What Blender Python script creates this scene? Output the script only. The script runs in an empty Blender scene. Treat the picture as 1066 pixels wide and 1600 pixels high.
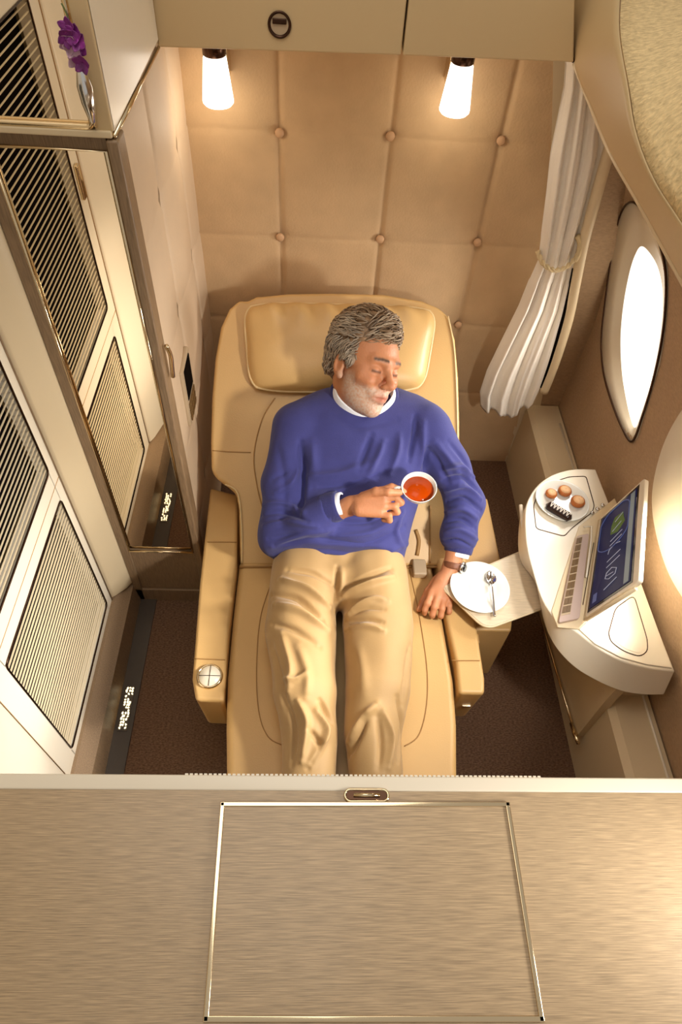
import bpy, bmesh, math, random
import numpy as np
from mathutils import Vector, Matrix, noise
from mathutils.bvhtree import BVHTree
random.seed(7)
SC = bpy.context.scene
COL = SC.collection

# ------------------------------------------------------------------ camera
FPX = 1026.68
RT = Vector((0.99851756, -0.00878885, 0.05371621))
UP = Vector((-0.02632485, 0.78580288, 0.61791653))
FW = Vector((0.04764113, 0.61841458, -0.78440661))
CP = Vector((0, 0, 2.2))
cam = bpy.data.cameras.new('camera'); camo = bpy.data.objects.new('camera', cam); COL.objects.link(camo)
cam.sensor_fit = 'VERTICAL'; cam.sensor_height = 24; cam.lens = FPX / 1600 * 24
cam.clip_start = 0.02
m = Matrix((RT, UP, -FW)).transposed().to_4x4(); m.translation = CP
camo.matrix_world = m
SC.camera = camo
SC.view_settings.view_transform = 'Standard'; SC.view_settings.look = 'None'
SC.view_settings.gamma = 1; SC.view_settings.use_curve_mapping = False
SC.view_settings.exposure = 0.18

# ------------------------------------------------------------------ world and lights
W = bpy.data.worlds.new('world'); SC.world = W; W.use_nodes = True
W.node_tree.nodes['Background'].inputs[0].default_value = (1.0, 0.92, 0.82, 1)
W.node_tree.nodes['Background'].inputs[1].default_value = 0.42

def area(name, loc, target, sx, sy, power, color):
    l = bpy.data.lights.new(name, 'AREA'); l.shape = 'RECTANGLE'; l.size = sx; l.size_y = sy
    l.energy = power; l.color = color
    o = bpy.data.objects.new(name, l); COL.objects.link(o); o.location = loc
    o.rotation_euler = (Vector(target) - Vector(loc)).to_track_quat('-Z', 'Y').to_euler()
    return o
area('overhead_fill_light', (-0.15, 0.9, 3.2), (0.0, 1.2, 0), 1.2, 1.2, 11, (1, .93, .84))  # unseen soft fill added overhead to lift the whole suite
def side_light(loc, tgt, sx, sy, p, spr): area('window_and_fill_light', loc, tgt, sx, sy, p, (1, .96, .90)).data.spread = math.radians(spr)
side_light((.985, 1.04, .86), (-.4, 0.95, .42), .20, .26, 3.2, 110)
side_light((.985, 1.66, 1.02), (0.0, 1.50, .60), .16, .24, 3.0, 120)
side_light((.80, 0.55, 1.40), (0.0, 1.20, .50), .09, .12, 4.2, 90)  # added key light for the man, out of frame, no window modelled here
side_light((.86, 0.05, 1.38), (-.7, 0.55, .60), .12, .16, 1.1, 80)  # added out of frame to brighten the door and counter, no window here
side_light((.86, .62, 1.28), (-.7, .68, .50), .10, .14, 2.3, 45)  # added narrow beam, like sun, to brighten the louvred door; no window here

# ------------------------------------------------------------------ helpers
def ray(px, py):
    return RT * ((px - 533) / FPX) + UP * (-(py - 800) / FPX) + FW
def Pz(px, py, z): d = ray(px, py); return CP + d * ((z - CP.z) / d.z)
def Py(px, py, y): d = ray(px, py); return CP + d * (y / d.y)
def Px(px, py, x): d = ray(px, py); return CP + d * (x / d.x)
B0 = Vector((0, 1.19, .40)); BN = Vector((0, -1, 1.479)).normalized()   # seat back plane
def Pb(px, py, off=0.0):
    d = ray(px, py); return CP + d * (((B0 - CP).dot(BN) + off) / d.dot(BN))

def tag(o, label, cat, group=None):
    o['label'] = label; o['category'] = cat
    if group: o['group'] = group
    return o
def mk(name, verts, faces, mat, parent=None, smooth=False, struct=False):
    me = bpy.data.meshes.new(name); me.from_pydata([tuple(v) for v in verts], [], [tuple(f) for f in faces]); me.update()
    o = bpy.data.objects.new(name, me); COL.objects.link(o)
    me.materials.append(mat)
    if smooth:
        for p in me.polygons: p.use_smooth = True
    if parent is not None: setpar(o, parent)
    if struct: o['kind'] = 'structure'
    return o
def setpar(o, p):
    o.parent = p; bpy.context.view_layer.update(); o.matrix_parent_inverse = p.matrix_world.inverted()
def frombm(name, bm, mat, parent=None, smooth=False, struct=False):
    bmesh.ops.recalc_face_normals(bm, faces=bm.faces)
    me = bpy.data.meshes.new(name); bm.to_mesh(me); bm.free()
    o = bpy.data.objects.new(name, me); COL.objects.link(o); me.materials.append(mat)
    if smooth:
        for p in me.polygons: p.use_smooth = True
    if parent is not None: setpar(o, parent)
    if struct: o['kind'] = 'structure'
    return o
def empty(name, loc):
    o = bpy.data.objects.new(name, None); o.empty_display_size = .05; o.location = loc; COL.objects.link(o); return o
def bevel(o, w, seg=3, ang=30):
    bm = bmesh.new(); bm.from_mesh(o.data)
    es = [e for e in bm.edges if len(e.link_faces) == 2 and e.calc_face_angle(0) > math.radians(ang)]
    bmesh.ops.bevel(bm, geom=es, offset=w, segments=seg, profile=.5, affect='EDGES', clamp_overlap=True)
    for f in bm.faces: f.smooth = True
    bm.to_mesh(o.data); bm.free()
    try:
        md = o.modifiers.new('wn', 'WEIGHTED_NORMAL'); md.keep_sharp = True
    except Exception: pass
    return o
def bx(bm, x0, x1, y0, y1, z0, z1):
    r = bmesh.ops.create_cube(bm, size=1)['verts']
    for v in r:
        v.co = Vector((x0 + (v.co.x + .5) * (x1 - x0), y0 + (v.co.y + .5) * (y1 - y0), z0 + (v.co.z + .5) * (z1 - z0)))
def box(name, x0, x1, y0, y1, z0, z1, mat, parent=None, bev=0, struct=False):
    bm = bmesh.new(); bx(bm, x0, x1, y0, y1, z0, z1)
    o = frombm(name, bm, mat, parent, struct=struct)
    if bev: bevel(o, bev)
    return o
def slab(name, pts, off, mat, parent=None, bev=0, struct=False, pts2=None):
    """prism from an outline; off = extrusion vector (away from the seen face), or pts2 = other outline"""
    n = len(pts); a = [Vector(p) for p in pts]
    b = [Vector(p) for p in pts2] if pts2 else [p + Vector(off) for p in a]
    bm = bmesh.new()
    va = [bm.verts.new(p) for p in a]; vb = [bm.verts.new(p) for p in b]
    bm.faces.new(va); bm.faces.new(vb[::-1])
    for i in range(n): bm.faces.new((va[i], vb[i], vb[(i + 1) % n], va[(i + 1) % n]))
    o = frombm(name, bm, mat, parent, struct=struct)
    if bev: bevel(o, bev, 3, 25)
    return o
def roundpoly(pts, r, seg=5):
    out = []; n = len(pts)
    for i in range(n):
        p = Vector(pts[i]); a = Vector(pts[i - 1]); b = Vector(pts[(i + 1) % n])
        da = (a - p); db = (b - p); rr = min(r, da.length * .45, db.length * .45)
        s = p + da.normalized() * rr; e = p + db.normalized() * rr
        for k in range(seg + 1):
            t = k / seg; out.append((1 - t) ** 2 * s + 2 * t * (1 - t) * p + t * t * e)
    return out
def catmull(pts, n=8, closed=False):
    P = [Vector(p) for p in pts]; N = len(P); out = []
    rng = range(N if closed else N - 1)
    for i in rng:
        p0 = P[(i - 1) % N] if closed or i > 0 else P[0]
        p1 = P[i]; p2 = P[(i + 1) % N]
        p3 = P[(i + 2) % N] if closed or i + 2 < N else P[-1]
        for k in range(n):
            t = k / n
            out.append(.5 * ((2 * p1) + (-p0 + p2) * t + (2 * p0 - 5 * p1 + 4 * p2 - p3) * t * t + (-p0 + 3 * p1 - 3 * p2 + p3) * t ** 3))
    if not closed: out.append(P[-1])
    return out
def tube_geo(path, r, seg=8, closed=False, vs=None, fs=None, flat=None, cap=True):
    if vs is None: vs = []
    if fs is None: fs = []
    P = [Vector(p) for p in path]; N = len(P); base = len(vs)
    up = None
    for i in range(N):
        a = P[i - 1] if (i > 0 or closed) else P[i]; b = P[(i + 1) % N] if (i < N - 1 or closed) else P[i]
        t = (b - a)
        t = t.normalized() if t.length > 1e-9 else Vector((0, 0, 1))
        if up is None:
            up = t.orthogonal().normalized()
        up = (up - t * up.dot(t))
        up = up.normalized() if up.length > 1e-6 else t.orthogonal().normalized()
        sd = t.cross(up)
        rr = r[i] if isinstance(r, (list, tuple)) else r
        for k in range(seg):
            th = 2 * math.pi * k / seg
            vs.append(P[i] + (up * math.cos(th) + sd * math.sin(th)) * rr)
    for i in range(N if closed else N - 1):
        j = (i + 1) % N
        for k in range(seg):
            l = (k + 1) % seg
            fs.append((base + i * seg + k, base + i * seg + l, base + j * seg + l, base + j * seg + k))
    if not closed and cap:
        fs.append(tuple(base + k for k in range(seg))[::-1]); fs.append(tuple(base + (N - 1) * seg + k for k in range(seg)))
    return vs, fs
def tube(name, path, r, mat, parent=None, seg=8, closed=False, struct=False):
    vs, fs = tube_geo(path, r, seg, closed); return mk(name, vs, fs, mat, parent, True, struct)
def lathe(name, prof, mat, parent, origin, axis=(0, 0, 1), seg=48, xdir=None):
    """prof: list of (radius, height)"""
    ax = Vector(axis).normalized(); u = ax.orthogonal().normalized() if xdir is None else Vector(xdir).normalized(); w = ax.cross(u)
    O = Vector(origin); vs = []; fs = []
    for (r, h) in prof:
        for k in range(seg):
            th = 2 * math.pi * k / seg
            vs.append(O + ax * h + (u * math.cos(th) + w * math.sin(th)) * max(r, 1e-5))
    for i in range(len(prof) - 1):
        for k in range(seg):
            l = (k + 1) % seg; fs.append((i * seg + k, i * seg + l, (i + 1) * seg + l, (i + 1) * seg + k))
    return mk(name, vs, fs, mat, parent, True)

# ------------------------------------------------------------------ materials
def hexc(h):
    h = h.lstrip('#'); c = [int(h[i:i + 2], 16) / 255 for i in (0, 2, 4)]
    return tuple((x / 12.92 if x <= .04045 else ((x + .055) / 1.055) ** 2.4) for x in c) + (1,)
def mat(name, col, rough=.5, metal=0, bump=0, bscale=60, emis=None, estr=0, var=0, vscale=8, coat=0, sheen=0, stretch=None, sss=0, spec=None):
    m = bpy.data.materials.new(name); m.use_nodes = True; nt = m.node_tree; b = nt.nodes['Principled BSDF']
    c = hexc(col) if isinstance(col, str) else col
    b.inputs['Base Color'].default_value = c; b.inputs['Roughness'].default_value = rough; b.inputs['Metallic'].default_value = metal
    if coat: b.inputs['Coat Weight'].default_value = coat; b.inputs['Coat Roughness'].default_value = .15
    if sheen: b.inputs['Sheen Weight'].default_value = sheen; b.inputs['Sheen Roughness'].default_value = .5
    if sss: b.inputs['Subsurface Weight'].default_value = sss; b.inputs['Subsurface Scale'].default_value = .01
    if spec is not None: b.inputs['Specular IOR Level'].default_value = spec
    if emis: b.inputs['Emission Color'].default_value = hexc(emis); b.inputs['Emission Strength'].default_value = estr
    if bump or var:
        tc = nt.nodes.new('ShaderNodeTexCoord'); mp = nt.nodes.new('ShaderNodeMapping'); nt.links.new(tc.outputs['Object'], mp.inputs[0])
        if stretch: mp.inputs['Scale'].default_value = stretch
    if var:
        n = nt.nodes.new('ShaderNodeTexNoise'); n.inputs['Scale'].default_value = vscale; n.inputs['Detail'].default_value = 6
        nt.links.new(mp.outputs[0], n.inputs['Vector'])
        r = nt.nodes.new('ShaderNodeValToRGB')
        r.color_ramp.elements[0].position = .3; r.color_ramp.elements[1].position = .7
        r.color_ramp.elements[0].color = tuple(x * (1 - var) for x in c[:3]) + (1,); r.color_ramp.elements[1].color = tuple(min(1, x * (1 + var)) for x in c[:3]) + (1,)
        nt.links.new(n.outputs['Fac'], r.inputs[0]); nt.links.new(r.outputs[0], b.inputs['Base Color'])
    if bump:
        n2 = nt.nodes.new('ShaderNodeTexNoise'); n2.inputs['Scale'].default_value = bscale; n2.inputs['Detail'].default_value = 5
        nt.links.new(mp.outputs[0], n2.inputs['Vector'])
        bp = nt.nodes.new('ShaderNodeBump'); bp.inputs['Strength'].default_value = bump; bp.inputs['Distance'].default_value = .004
        nt.links.new(n2.outputs['Fac'], bp.inputs['Height']); nt.links.new(bp.outputs[0], b.inputs['Normal'])
    return m
M = {}
M['leather'] = mat('seat_leather', '#d0a86c', .42, bump=.12, bscale=250, var=.04, vscale=5)
M['seam'] = mat('leather_seam', '#a67c45', .6)
M['piping'] = mat('leather_piping', '#e2c590', .4)
M['carpet'] = mat('brown_carpet', '#765a46', .95, bump=1.0, bscale=160, var=.45, vscale=120, stretch=(1, 2.2, 1), spec=.1)
M['floorstrip'] = mat('dark_floor_strip', '#4b4138', .45, bump=.1)
M['wood'] = mat('pale_striped_wood', '#b39a78', .36, var=.30, vscale=8, stretch=(3.2, 105, 20), bump=.12, bscale=10, coat=.15)
M['woodv'] = mat('brown_striped_wood', '#8d7458', .42, var=.22, vscale=9, stretch=(40, 40, 3), bump=.1, bscale=10)
M['woodpale'] = mat('pale_oak', '#cdbb9f', .35, var=.12, vscale=9, stretch=(3, 45, 20))
M['cream'] = mat('cream_plastic', '#dcc8a4', .35, spec=.4)
M['creamlt'] = mat('light_cream_plastic', '#eee3cd', .3, coat=.2)
M['bin'] = mat('tan_panel', '#cbb185', .45)
M['suede'] = mat('tan_suede_wall', '#cdab80', .8, bump=.3, bscale=150, var=.06, vscale=12, sheen=.2)
M['suedelt'] = mat('pale_quilted_leather', '#d8bfa0', .6, bump=.15, bscale=120, var=.04, vscale=6)
M['button'] = mat('tan_button', '#cfa57c', .6)
M['sidewall'] = mat('woven_sidewall', '#b19474', .7, bump=.7, bscale=90, var=.10, vscale=70, stretch=(1, 1, 3))
M['textured'] = mat('textured_ceiling_panel', '#dfc491', .8, bump=1.0, bscale=110, var=.22, vscale=90, stretch=(1, 2, 1))
M['chrome'] = mat('champagne_chrome', '#e2cda8', .12, metal=1)
M['steel'] = mat('polished_steel', '#dcdcdc', .12, metal=1)
M['darkmetal'] = mat('dark_bronze', '#4a3529', .25, metal=1)
M['mirror'] = mat('mirror_glass', '#f0e2cc', .01, metal=1)
M['black'] = mat('dark_backing', '#0c0705', 1.0, spec=.05)
M['slat'] = mat('cream_slat', '#e6d3ae', .3, coat=.2)
M['porcelain'] = mat('white_porcelain', '#e4e2d8', .15, coat=.3)
M['tea'] = mat('black_tea', '#a83a02', .12, spec=.2)
M['curtain'] = mat('white_curtain', '#ede4d6', .85, bump=.3, bscale=300, stretch=(1, 1, .2), sheen=.3)
M['rope'] = mat('cream_rope', '#d8c295', .6, bump=.6, bscale=300)
M['glow'] = mat('bright_window_pane', '#ffffff', .4, emis='#fff4e0', estr=1.6)
M['lampglow'] = mat('frosted_lamp_glass', '#ffffff', .4, emis='#fff6e8', estr=2.2)
M['ledglow'] = mat('floor_light_beads', '#fff2cc', .4, emis='#fff0c4', estr=2.0)
M['sweater'] = mat('blue_violet_wool', '#343570', .9, bump=.35, bscale=420, var=.05, vscale=30, sheen=.12)
M['rib'] = mat('blue_ribbed_wool', '#2d2e66', .9, bump=.5, bscale=200, sheen=.12)
M['shirt'] = mat('white_shirt_cotton', '#eef0f6', .7, bump=.1, bscale=300)
M['chino'] = mat('khaki_cotton', '#aa8857', .65, bump=.15, bscale=500, var=.04, vscale=10, sheen=.2)
M['sock'] = mat('dark_shoe_leather', '#3a2a20', .4)
M['strap'] = mat('brown_watch_leather', '#7a4a30', .5, bump=.2, bscale=200)
M['screenblack'] = mat('black_bezel', '#0c0c14', .15, coat=.5)
M['screen'] = mat('blue_screen', '#0a1030', .3, emis='#18286c', estr=.16, spec=.15)
M['scrwhite'] = mat('screen_white', '#8a8a98', .3, emis='#b0b0c0', estr=.3)
M['scrgreen'] = mat('screen_green', '#4c612c', .3, emis='#5c7436', estr=.2, spec=.1)
M['scrlight'] = mat('screen_pale_blue', '#3c4878', .3, emis='#5c699c', estr=.25)
M['scrgrey'] = mat('screen_grey', '#707c80', .3, emis='#8a9698', estr=.2)
M['key'] = mat('amber_key', '#6d5230', .35)
M['mauve'] = mat('mauve_plastic', '#bba397', .4)
M['pastry'] = mat('golden_pastry', '#b8682c', .6, bump=.5, bscale=150, var=.35, vscale=40)
M['pastrylt'] = mat('pale_pastry', '#e8b682', .6, bump=.4, bscale=120, var=.15, vscale=50)
M['choc'] = mat('dark_chocolate', '#2c140d', .3)
M['icing'] = mat('white_icing', '#f5ece0', .4)
M['petal'] = mat('purple_orchid_petal', '#7c2a78', .5, var=.5, vscale=60)
M['petallt'] = mat('pale_orchid_petal', '#c9a3b4', .5, var=.3, vscale=60)
M['stem'] = mat('green_stem', '#5c6a38', .5)
M['beige'] = mat('beige_pad', '#b9a283', .5)
M['eye'] = mat('eye_white', '#e8e0d8', .15)
M['iris'] = mat('dark_iris', '#33241a', .15)

def attr_mat(name, rough, bump=0, bscale=100, sss=0, spec=.4):
    m = mat(name, '#ffffff', rough, bump=bump, bscale=bscale, sss=sss, spec=spec)
    nt = m.node_tree; a = nt.nodes.new('ShaderNodeVertexColor'); a.layer_name = 'Col'
    nt.links.new(a.outputs['Color'], nt.nodes['Principled BSDF'].inputs['Base Color']); return m
M['skin'] = attr_mat('skin', .5, .25, 180, .08)
M['hair'] = attr_mat('grey_brown_hair', .55, .3, 300)

# ------------------------------------------------------------------ geometry constants
YM, YB = 1.291, 2.07          # mirror plane, back wall
XD = -0.70                    # louvre door plane
XP = -0.385                   # quilted side panel plane

# ------------------------------------------------------------------ structure: floor
box('floor', -1.1, 1.3, -0.6, YB + .1, -.05, 0, M['carpet'], struct=True)
box('trim_1', -0.635, -0.570, -0.3, YM, 0, .006, M['floorstrip'], struct=True)       # dark strip along the door
# sill below the door
slab('trim_2', [(-.628, -.3, 0), (-.628, YM, 0), (-.640, YM, .10), (-.690, YM, .115), (-.76, YM, .115), (-.76, YM, 0), (-.76, -.3, 0)][:0] or
     [(-.628, -.3, 0), (-.640, -.3, .10), (-.690, -.3, .115), (-.78, -.3, .115), (-.78, -.3, 0)], (0, YM + .3, 0), M['woodv'], struct=True)

# floor path light beads (cluster of lit beads in the strip)
def bead_light():
    bm = bmesh.new()
    for i in range(15):
        y = .792 + i * .0098
        for j in range(3):
            if random.random() < .16: continue
            x = -.610 + j * .0085 + random.uniform(-.002, .002)
            g = bmesh.ops.create_icosphere(bm, subdivisions=1, radius=.0036)['verts']
            for v in g: v.co += Vector((x, y + random.uniform(-.003, .003), .0105))
    root = empty('floor_path_light', (-.602, .86, .006))
    frombm('light_beads', bm, M['ledglow'], root, True)
    box('light_base', -.617, -.586, .782, .94, .006, .009, M['floorstrip'], root)
    tag(root, 'strip of small glowing beads set in the dark floor edge below the louvred door', 'floor light')
bead_light()

# ------------------------------------------------------------------ louvred door
door = empty('door_1', (XD, .9, .115)); door['kind'] = 'structure'
YN, YF = .672, 1.175      # louvre opening
def door_panel():
    # frame boards around the two openings
    bm = bmesh.new()
    zs = [(.09, .155), (.735, .845), (1.70, 2.4)]
    for a, b in zs: bx(bm, XD - .03, XD, YN - .002, YF + .002, a, b)
    bx(bm, XD - .03, XD, .60, YN, .09, 2.4); bx(bm, XD - .03, XD, YF, 1.215, .09, 2.4)
    o = frombm('door_frame', bm, M['creamlt'], door)
    for i, (z0, z1) in enumerate(((.155, .735), (.845, 1.70))):
        box('louvre_backing', XD - .045, XD - .038, YN, YF, z0, z1, M['black'], door)
        bm = bmesh.new(); z = z0 + .012; k = 0
        while z < z1 - .008:
            # thin sloping slat
            dp = .0052 if i else .0062
            a = [Vector((XD - dp, YN, z + .000)), Vector((XD - .002, YN, z - .0008)), Vector((XD - .002, YN, z + .0004)), Vector((XD - dp, YN, z + .0012))]
            v1 = [bm.verts.new(p) for p in a]; v2 = [bm.verts.new(p + Vector((0, YF - YN, 0))) for p in a]
            bm.faces.new(v1); bm.faces.new(v2[::-1])
            for q in range(4): bm.faces.new((v1[q], v2[q], v2[(q + 1) % 4], v1[(q + 1) % 4]))
            z += .0180
        frombm('louvre_slats', bm, M['slat'], door)
        # dark rounded rim round the opening
        c = [(XD + .001, YN, z0), (XD + .001, YF, z0), (XD + .001, YF, z1), (XD + .001, YN, z1)]
        tube('louvre_rim', roundpoly(c, .018, 4), .0028, M['darkmetal'], door, 6, True)
    box('door_rail_line', XD, XD + .001, .60, 1.215, .785, .787, M['seam'], door)
    tube('door_edge_gap', [(XD + .001, 1.216, .1), (XD + .001, 1.216, 2.4)], .003, M['woodv'], door, 6)
    tube('door_edge_gap', [(XD + .001, .598, .1), (XD + .001, .598, 2.4)], .0012, M['seam'], door, 6)
    # latch
    l = box('door_handle', XD, XD + .012, .628, .652, 1.20, 1.30, M['chrome'], door, .004)
    box('latch_plate', XD, XD + .006, .618, .632, 1.22, 1.27, M['chrome'], door, .002)
door_panel()
# posts either side of the door (rounded)
def post(name, prof, z0, z1, m):
    a = [Vector((x, y, z0)) for x, y in prof]; b = [Vector((x, y, z1)) for x, y in prof]
    o = slab(name, a, None, m, pts2=b, struct=True)
    bm = bmesh.new(); bm.from_mesh(o.data)
    bm.to_mesh(o.data); bm.free(); bevel(o, .008, 3, 20); return o
post('trim_3', [(-.76, 1.222), (-.700, 1.222), (-.690, 1.228), (-.655, 1.262), (-.640, 1.285), (-.640, 1.35), (-.76, 1.35)], .115, 2.4, M['cream'])
post('trim_4', [(-.76, .594), (-.694, .594), (-.678, .56), (-.655, .48), (-.646, .40), (-.650, .30), (-.70, .20), (-.76, .18)], .115, 2.4, M['creamlt'])
box('wall_left', -.90, -.76, -.6, 1.35, 0, 2.4, M['cream'], struct=True)

# ------------------------------------------------------------------ mirrored wardrobe closet beside the seat
clo = empty('wardrobe_cabinet', (-.5, 1.6, 0))
tag(clo, 'tall mirror-fronted closet with quilted side standing between door and seat', 'closet')
XL = -.66
bm = bmesh.new(); bx(bm, XL, XP - .012, YM + .012, 1.79, 0.0, 1.655); bx(bm, XL, XP - .012, 1.79, YB - .002, 0.0, 1.635)
frombm('body', bm, M['woodv'], clo)
box('lower_panel', XL, -.380, YM + .001, YM + .0115, .08, .318, M['woodv'], clo, .002)
box('plinth', XL, -.380, YM - .006, YM + .0115, 0, .075, M['woodv'], clo, .002)
box('mirror_pane', XL + .01, -.393, YM + .004, YM + .0115, .328, 1.628, M['mirror'], clo)
box('corner_post', -.393, -.370, YM - .006, YM + .05, 0, 1.652, M['woodv'], clo, .005)
box('frame_post', -.640, -.612, YM - .006, YM + .0035, 0, 1.652, M['woodv'], clo, .002)
tube('mirror_trim', [(-.611, YM - .004, .322), (-.395, YM - .004, .322)], .004, M['chrome'], clo)
tube('mirror_trim', [(-.395, YM - .003, .322), (-.397, YM - .003, 1.632), (-.66, YM - .003, 1.632)], .0045, M['chrome'], clo)
tube('mirror_trim', [(-.611, YM - .003, .322), (-.611, YM - .003, 1.632)], .0035, M['chrome'], clo)
# latch on the corner
o = tube('door_latch', catmull([(XP + .024, 1.315, 1.17), (XP + .030, 1.317, 1.14), (XP + .028, 1.317, 1.10), (XP + .026, 1.318, 1.07)], 5), .006, M['chrome'], clo)
# quilted side panel
def quilt(name, O, U, Vv, nu, nv, su, sv, us, vs_, N, amp, mt, puff=.012, rim=None, parent=None, struct=False, clipx=None):
    """O origin, U,V unit axes, su,sv extents, us/vs_ seam positions in metres along U,V; N normal to room"""
    ve = []; fa = []
    O = Vector(O); U = Vector(U); Vv = Vector(Vv); N = Vector(N)
    for j in range(nv + 1):
        for i in range(nu + 1):
            u = su * i / nu; v = sv * j / nv
            uu = u if clipx is None else u * clipx(v) / su
            du = min([abs(uu - s) for s in us]); dv = min([abs(v - s) for s in vs_])
            g = -amp * math.exp(-(du / .008) ** 2) - amp * .25 * math.exp(-(dv / .006) ** 2)
            pf = puff * (1 - math.exp(-(du / .07) ** 1.3)) * (.75 + .25 * (1 - math.exp(-(dv / .05) ** 1.3)))
            ex = math.exp(-((du ** 2 + dv ** 2) ** .5 / .025) ** 2) * -.008
            wob = .0012 * noise.noise(Vector((u * 9, v * 9, 3)))
            ve.append(O + U * uu + Vv * v + N * (g + pf + ex + wob))
    for j in range(nv):
        for i in range(nu):
            a = j * (nu + 1) + i; fa.append((a, a + 1, a + nu + 2, a + nu + 1))
    return mk(name, ve, fa, mt, parent, True, struct)
q = quilt('quilted_side', (XP - .006, 1.335, .02), (0, 1, 0), (0, 0, 1), 90, 200, YB - 1.337, 1.635, [.30, .60], [.33, .68, 1.03, 1.36], (1, 0, 0), .008, M['suedelt'], .010, parent=clo)
# control slot with keypad in the quilted side
so = box('control_recess', XP - .004, XP + .012, 1.470, 1.60, .74, .95, M['beige'], clo, .006)
box('control_screen', XP + .008, XP + .0145, 1.49, 1.58, .83, .94, M['black'], clo, .002)
kb = bmesh.new()
for i in range(4):
    for j in range(3): bx(kb, XP + .011, XP + .016, 1.488 + i * .024, 1.508 + i * .024, .752 + j * .024, .770 + j * .024)
frombm('control_keys', kb, M['key'], clo)

# upper mirror cabinet
up = empty('upper_mirror_cabinet', (-.5, 1.6, 1.66))
tag(up, 'upper cabinet with chrome-framed mirror above the mirrored closet', 'cabinet')
box('cabinet_body', XL, XP + .004, YM + .012, 1.785, 1.662, 2.2, M['bin'], up)
box('side_lining', XP + .004, XP + .009, YM + .006, 1.79, 1.664, 2.2, M['creamlt'], up)
box('mirror_pane', -.66, -.412, YM + .006, YM + .011, 1.675, 2.2, M['mirror'], up)
box('corner_panel', -.408, XP + .009, YM - .002, YM + .012, 1.665, 2.2, M['bin'], up, .003)
tube('mirror_frame', roundpoly([(-.655, YM, 1.672), (-.411, YM, 1.672), (-.411, YM, 2.19), (-.655, YM, 2.19)], .012), .006, M['chrome'], up, 8)
box('bottom_ledge', -.66, XP + .006, YM - .006, YM + .01, 1.655, 1.668, M['cream'], up, .003)
tube('bottom_trim', [(XP + .009, YM, 1.658), (XP + .009, 1.5, 1.655), (XP + .008, 1.785, 1.650)], .0045, M['chrome'], up)

# orchid in a silver wall vase
orc = empty('orchid_bud_vase', (-.425, YM - .02, 1.68))
tag(orc, 'purple and white orchid in a slim silver wall vase against the upper mirror', 'flower vase')
ov = Py(135, 165, YM - .02)
lathe('vase', [(.001, -.045), (.006, -.04), (.012, -.01), (.0135, .015), (.009, .035), (.006, .05), (.008, .055), (.005, .05)], M['steel'], orc, Py(136, 150, YM - .02), (0, 0, 1), 20)
tube('vase_bracket', catmull([Py(140, 160, YM - .01), Py(146, 185, YM - .012), Py(150, 198, YM - .004)], 4), .003, M['chrome'], orc)
tube('stem', catmull([Py(132, 140, YM - .02), Py(126, 105, YM - .02), Py(116, 60, YM - .02), Py(104, 22, YM - .02), Py(96, 5, YM - .02)], 5), .0014, M['stem'], orc, 6)
def petal_geo(bm, c, d, n, L, w):
    d = d.normalized(); n = (n - d * n.dot(d)).normalized(); s = d.cross(n)
    rows = []
    for i in range(6):
        t = i / 5; ww = w * math.sin(math.pi * min(1, .12 + t * .86)) ** .7; cu = .35 * L * t * t
        rows.append([bm.verts.new(c + d * L * t + n * cu + s * ww * k + n * (abs(k) * .25 * w)) for k in (-1, -.4, .4, 1)])
    for i in range(5):
        for k in range(3): bm.faces.new((rows[i][k], rows[i][k + 1], rows[i + 1][k + 1], rows[i + 1][k]))
for idx, (px, py) in enumerate([(108, 45), (118, 55), (103, 56), (125, 76), (112, 74), (130, 98), (118, 92), (108, 66), (122, 66)]):
    bm = bmesh.new(); c = Py(px, py, YM - .02 - .006 * (idx % 3))
    nd = Vector((random.uniform(-.4, .4), -1, random.uniform(-.2, .5))).normalized()
    uu = nd.orthogonal().normalized(); ww = nd.cross(uu)
    for k in range(5):
        th = k * 2 * math.pi / 5 + idx
        petal_geo(bm, c, uu * math.cos(th) + ww * math.sin(th) + nd * .2, nd, .017, .007)
    o = frombm('orchid_blossom', bm, M['petallt' if idx in (4, 7, 6) else 'petal'], orc, True)
    sm = o.modifiers.new('s', 'SOLIDIFY'); sm.thickness = .0006

# ------------------------------------------------------------------ back wall, fascia, side wall
XB0 = -.392
def rightx(z):   # right boundary of the tufted panel at wall
    pts = [(0, .90), (.2, .895), (.45, .865), (1.04, .765), (1.35, .70), (1.583, .634), (1.75, .58)]
    for (a, xa), (b, xb) in zip(pts, pts[1:]):
        if z <= b: t = (z - a) / (b - a); return xa + (xb - xa) * t
    return pts[-1][1]
quilt('wall_back', (XB0, YB, 0), (1, 0, 0), (0, 0, 1), 220, 260, 1.3, 1.75, [-.118 - XB0, .21 - XB0, .54 - XB0], [.40, .727, 1.045, 1.37], (0, -1, 0), .009, M['suede'], .012, struct=True,
      clipx=lambda v: rightx(v) - XB0)
ZZ = (0, .3, .7, 1.04, 1.35, 1.583, 1.74)
slab('wall_back_corner', [(rightx(z) - .004, YB - .012, z) for z in ZZ] + [(rightx(z) + .085, YB - .012, z) for z in ZZ[::-1]], (0, .05, 0), M['cream'], struct=True)
slab('wall_back_panel', [(rightx(z) + .085, YB - .008, z) for z in ZZ] + [(1.15, YB - .008, 1.74), (1.15, YB - .008, 0)], (0, .05, 0), M['sidewall'], struct=True)
box('wall_back_outer', -.9, 1.3, YB + .06, YB + .1, 0, 2.4, M['cream'], struct=True)
i = 0
wall = bpy.data.objects['wall_back']
for (px, py) in [(437, 207), (610, 212), (783, 219), (438, 370), (594, 373), (746, 378), (716, 507)]:
    p = Py(px, py, YB)
    lathe('tuft_button', [(.0001, .009), (.009, .0085), (.0125, .006), (.0135, .002), (.0138, 0), (.012, -.004)], M['button'], wall, p + Vector((0, -.002, 0)), (0, -1, 0), 24)

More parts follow.
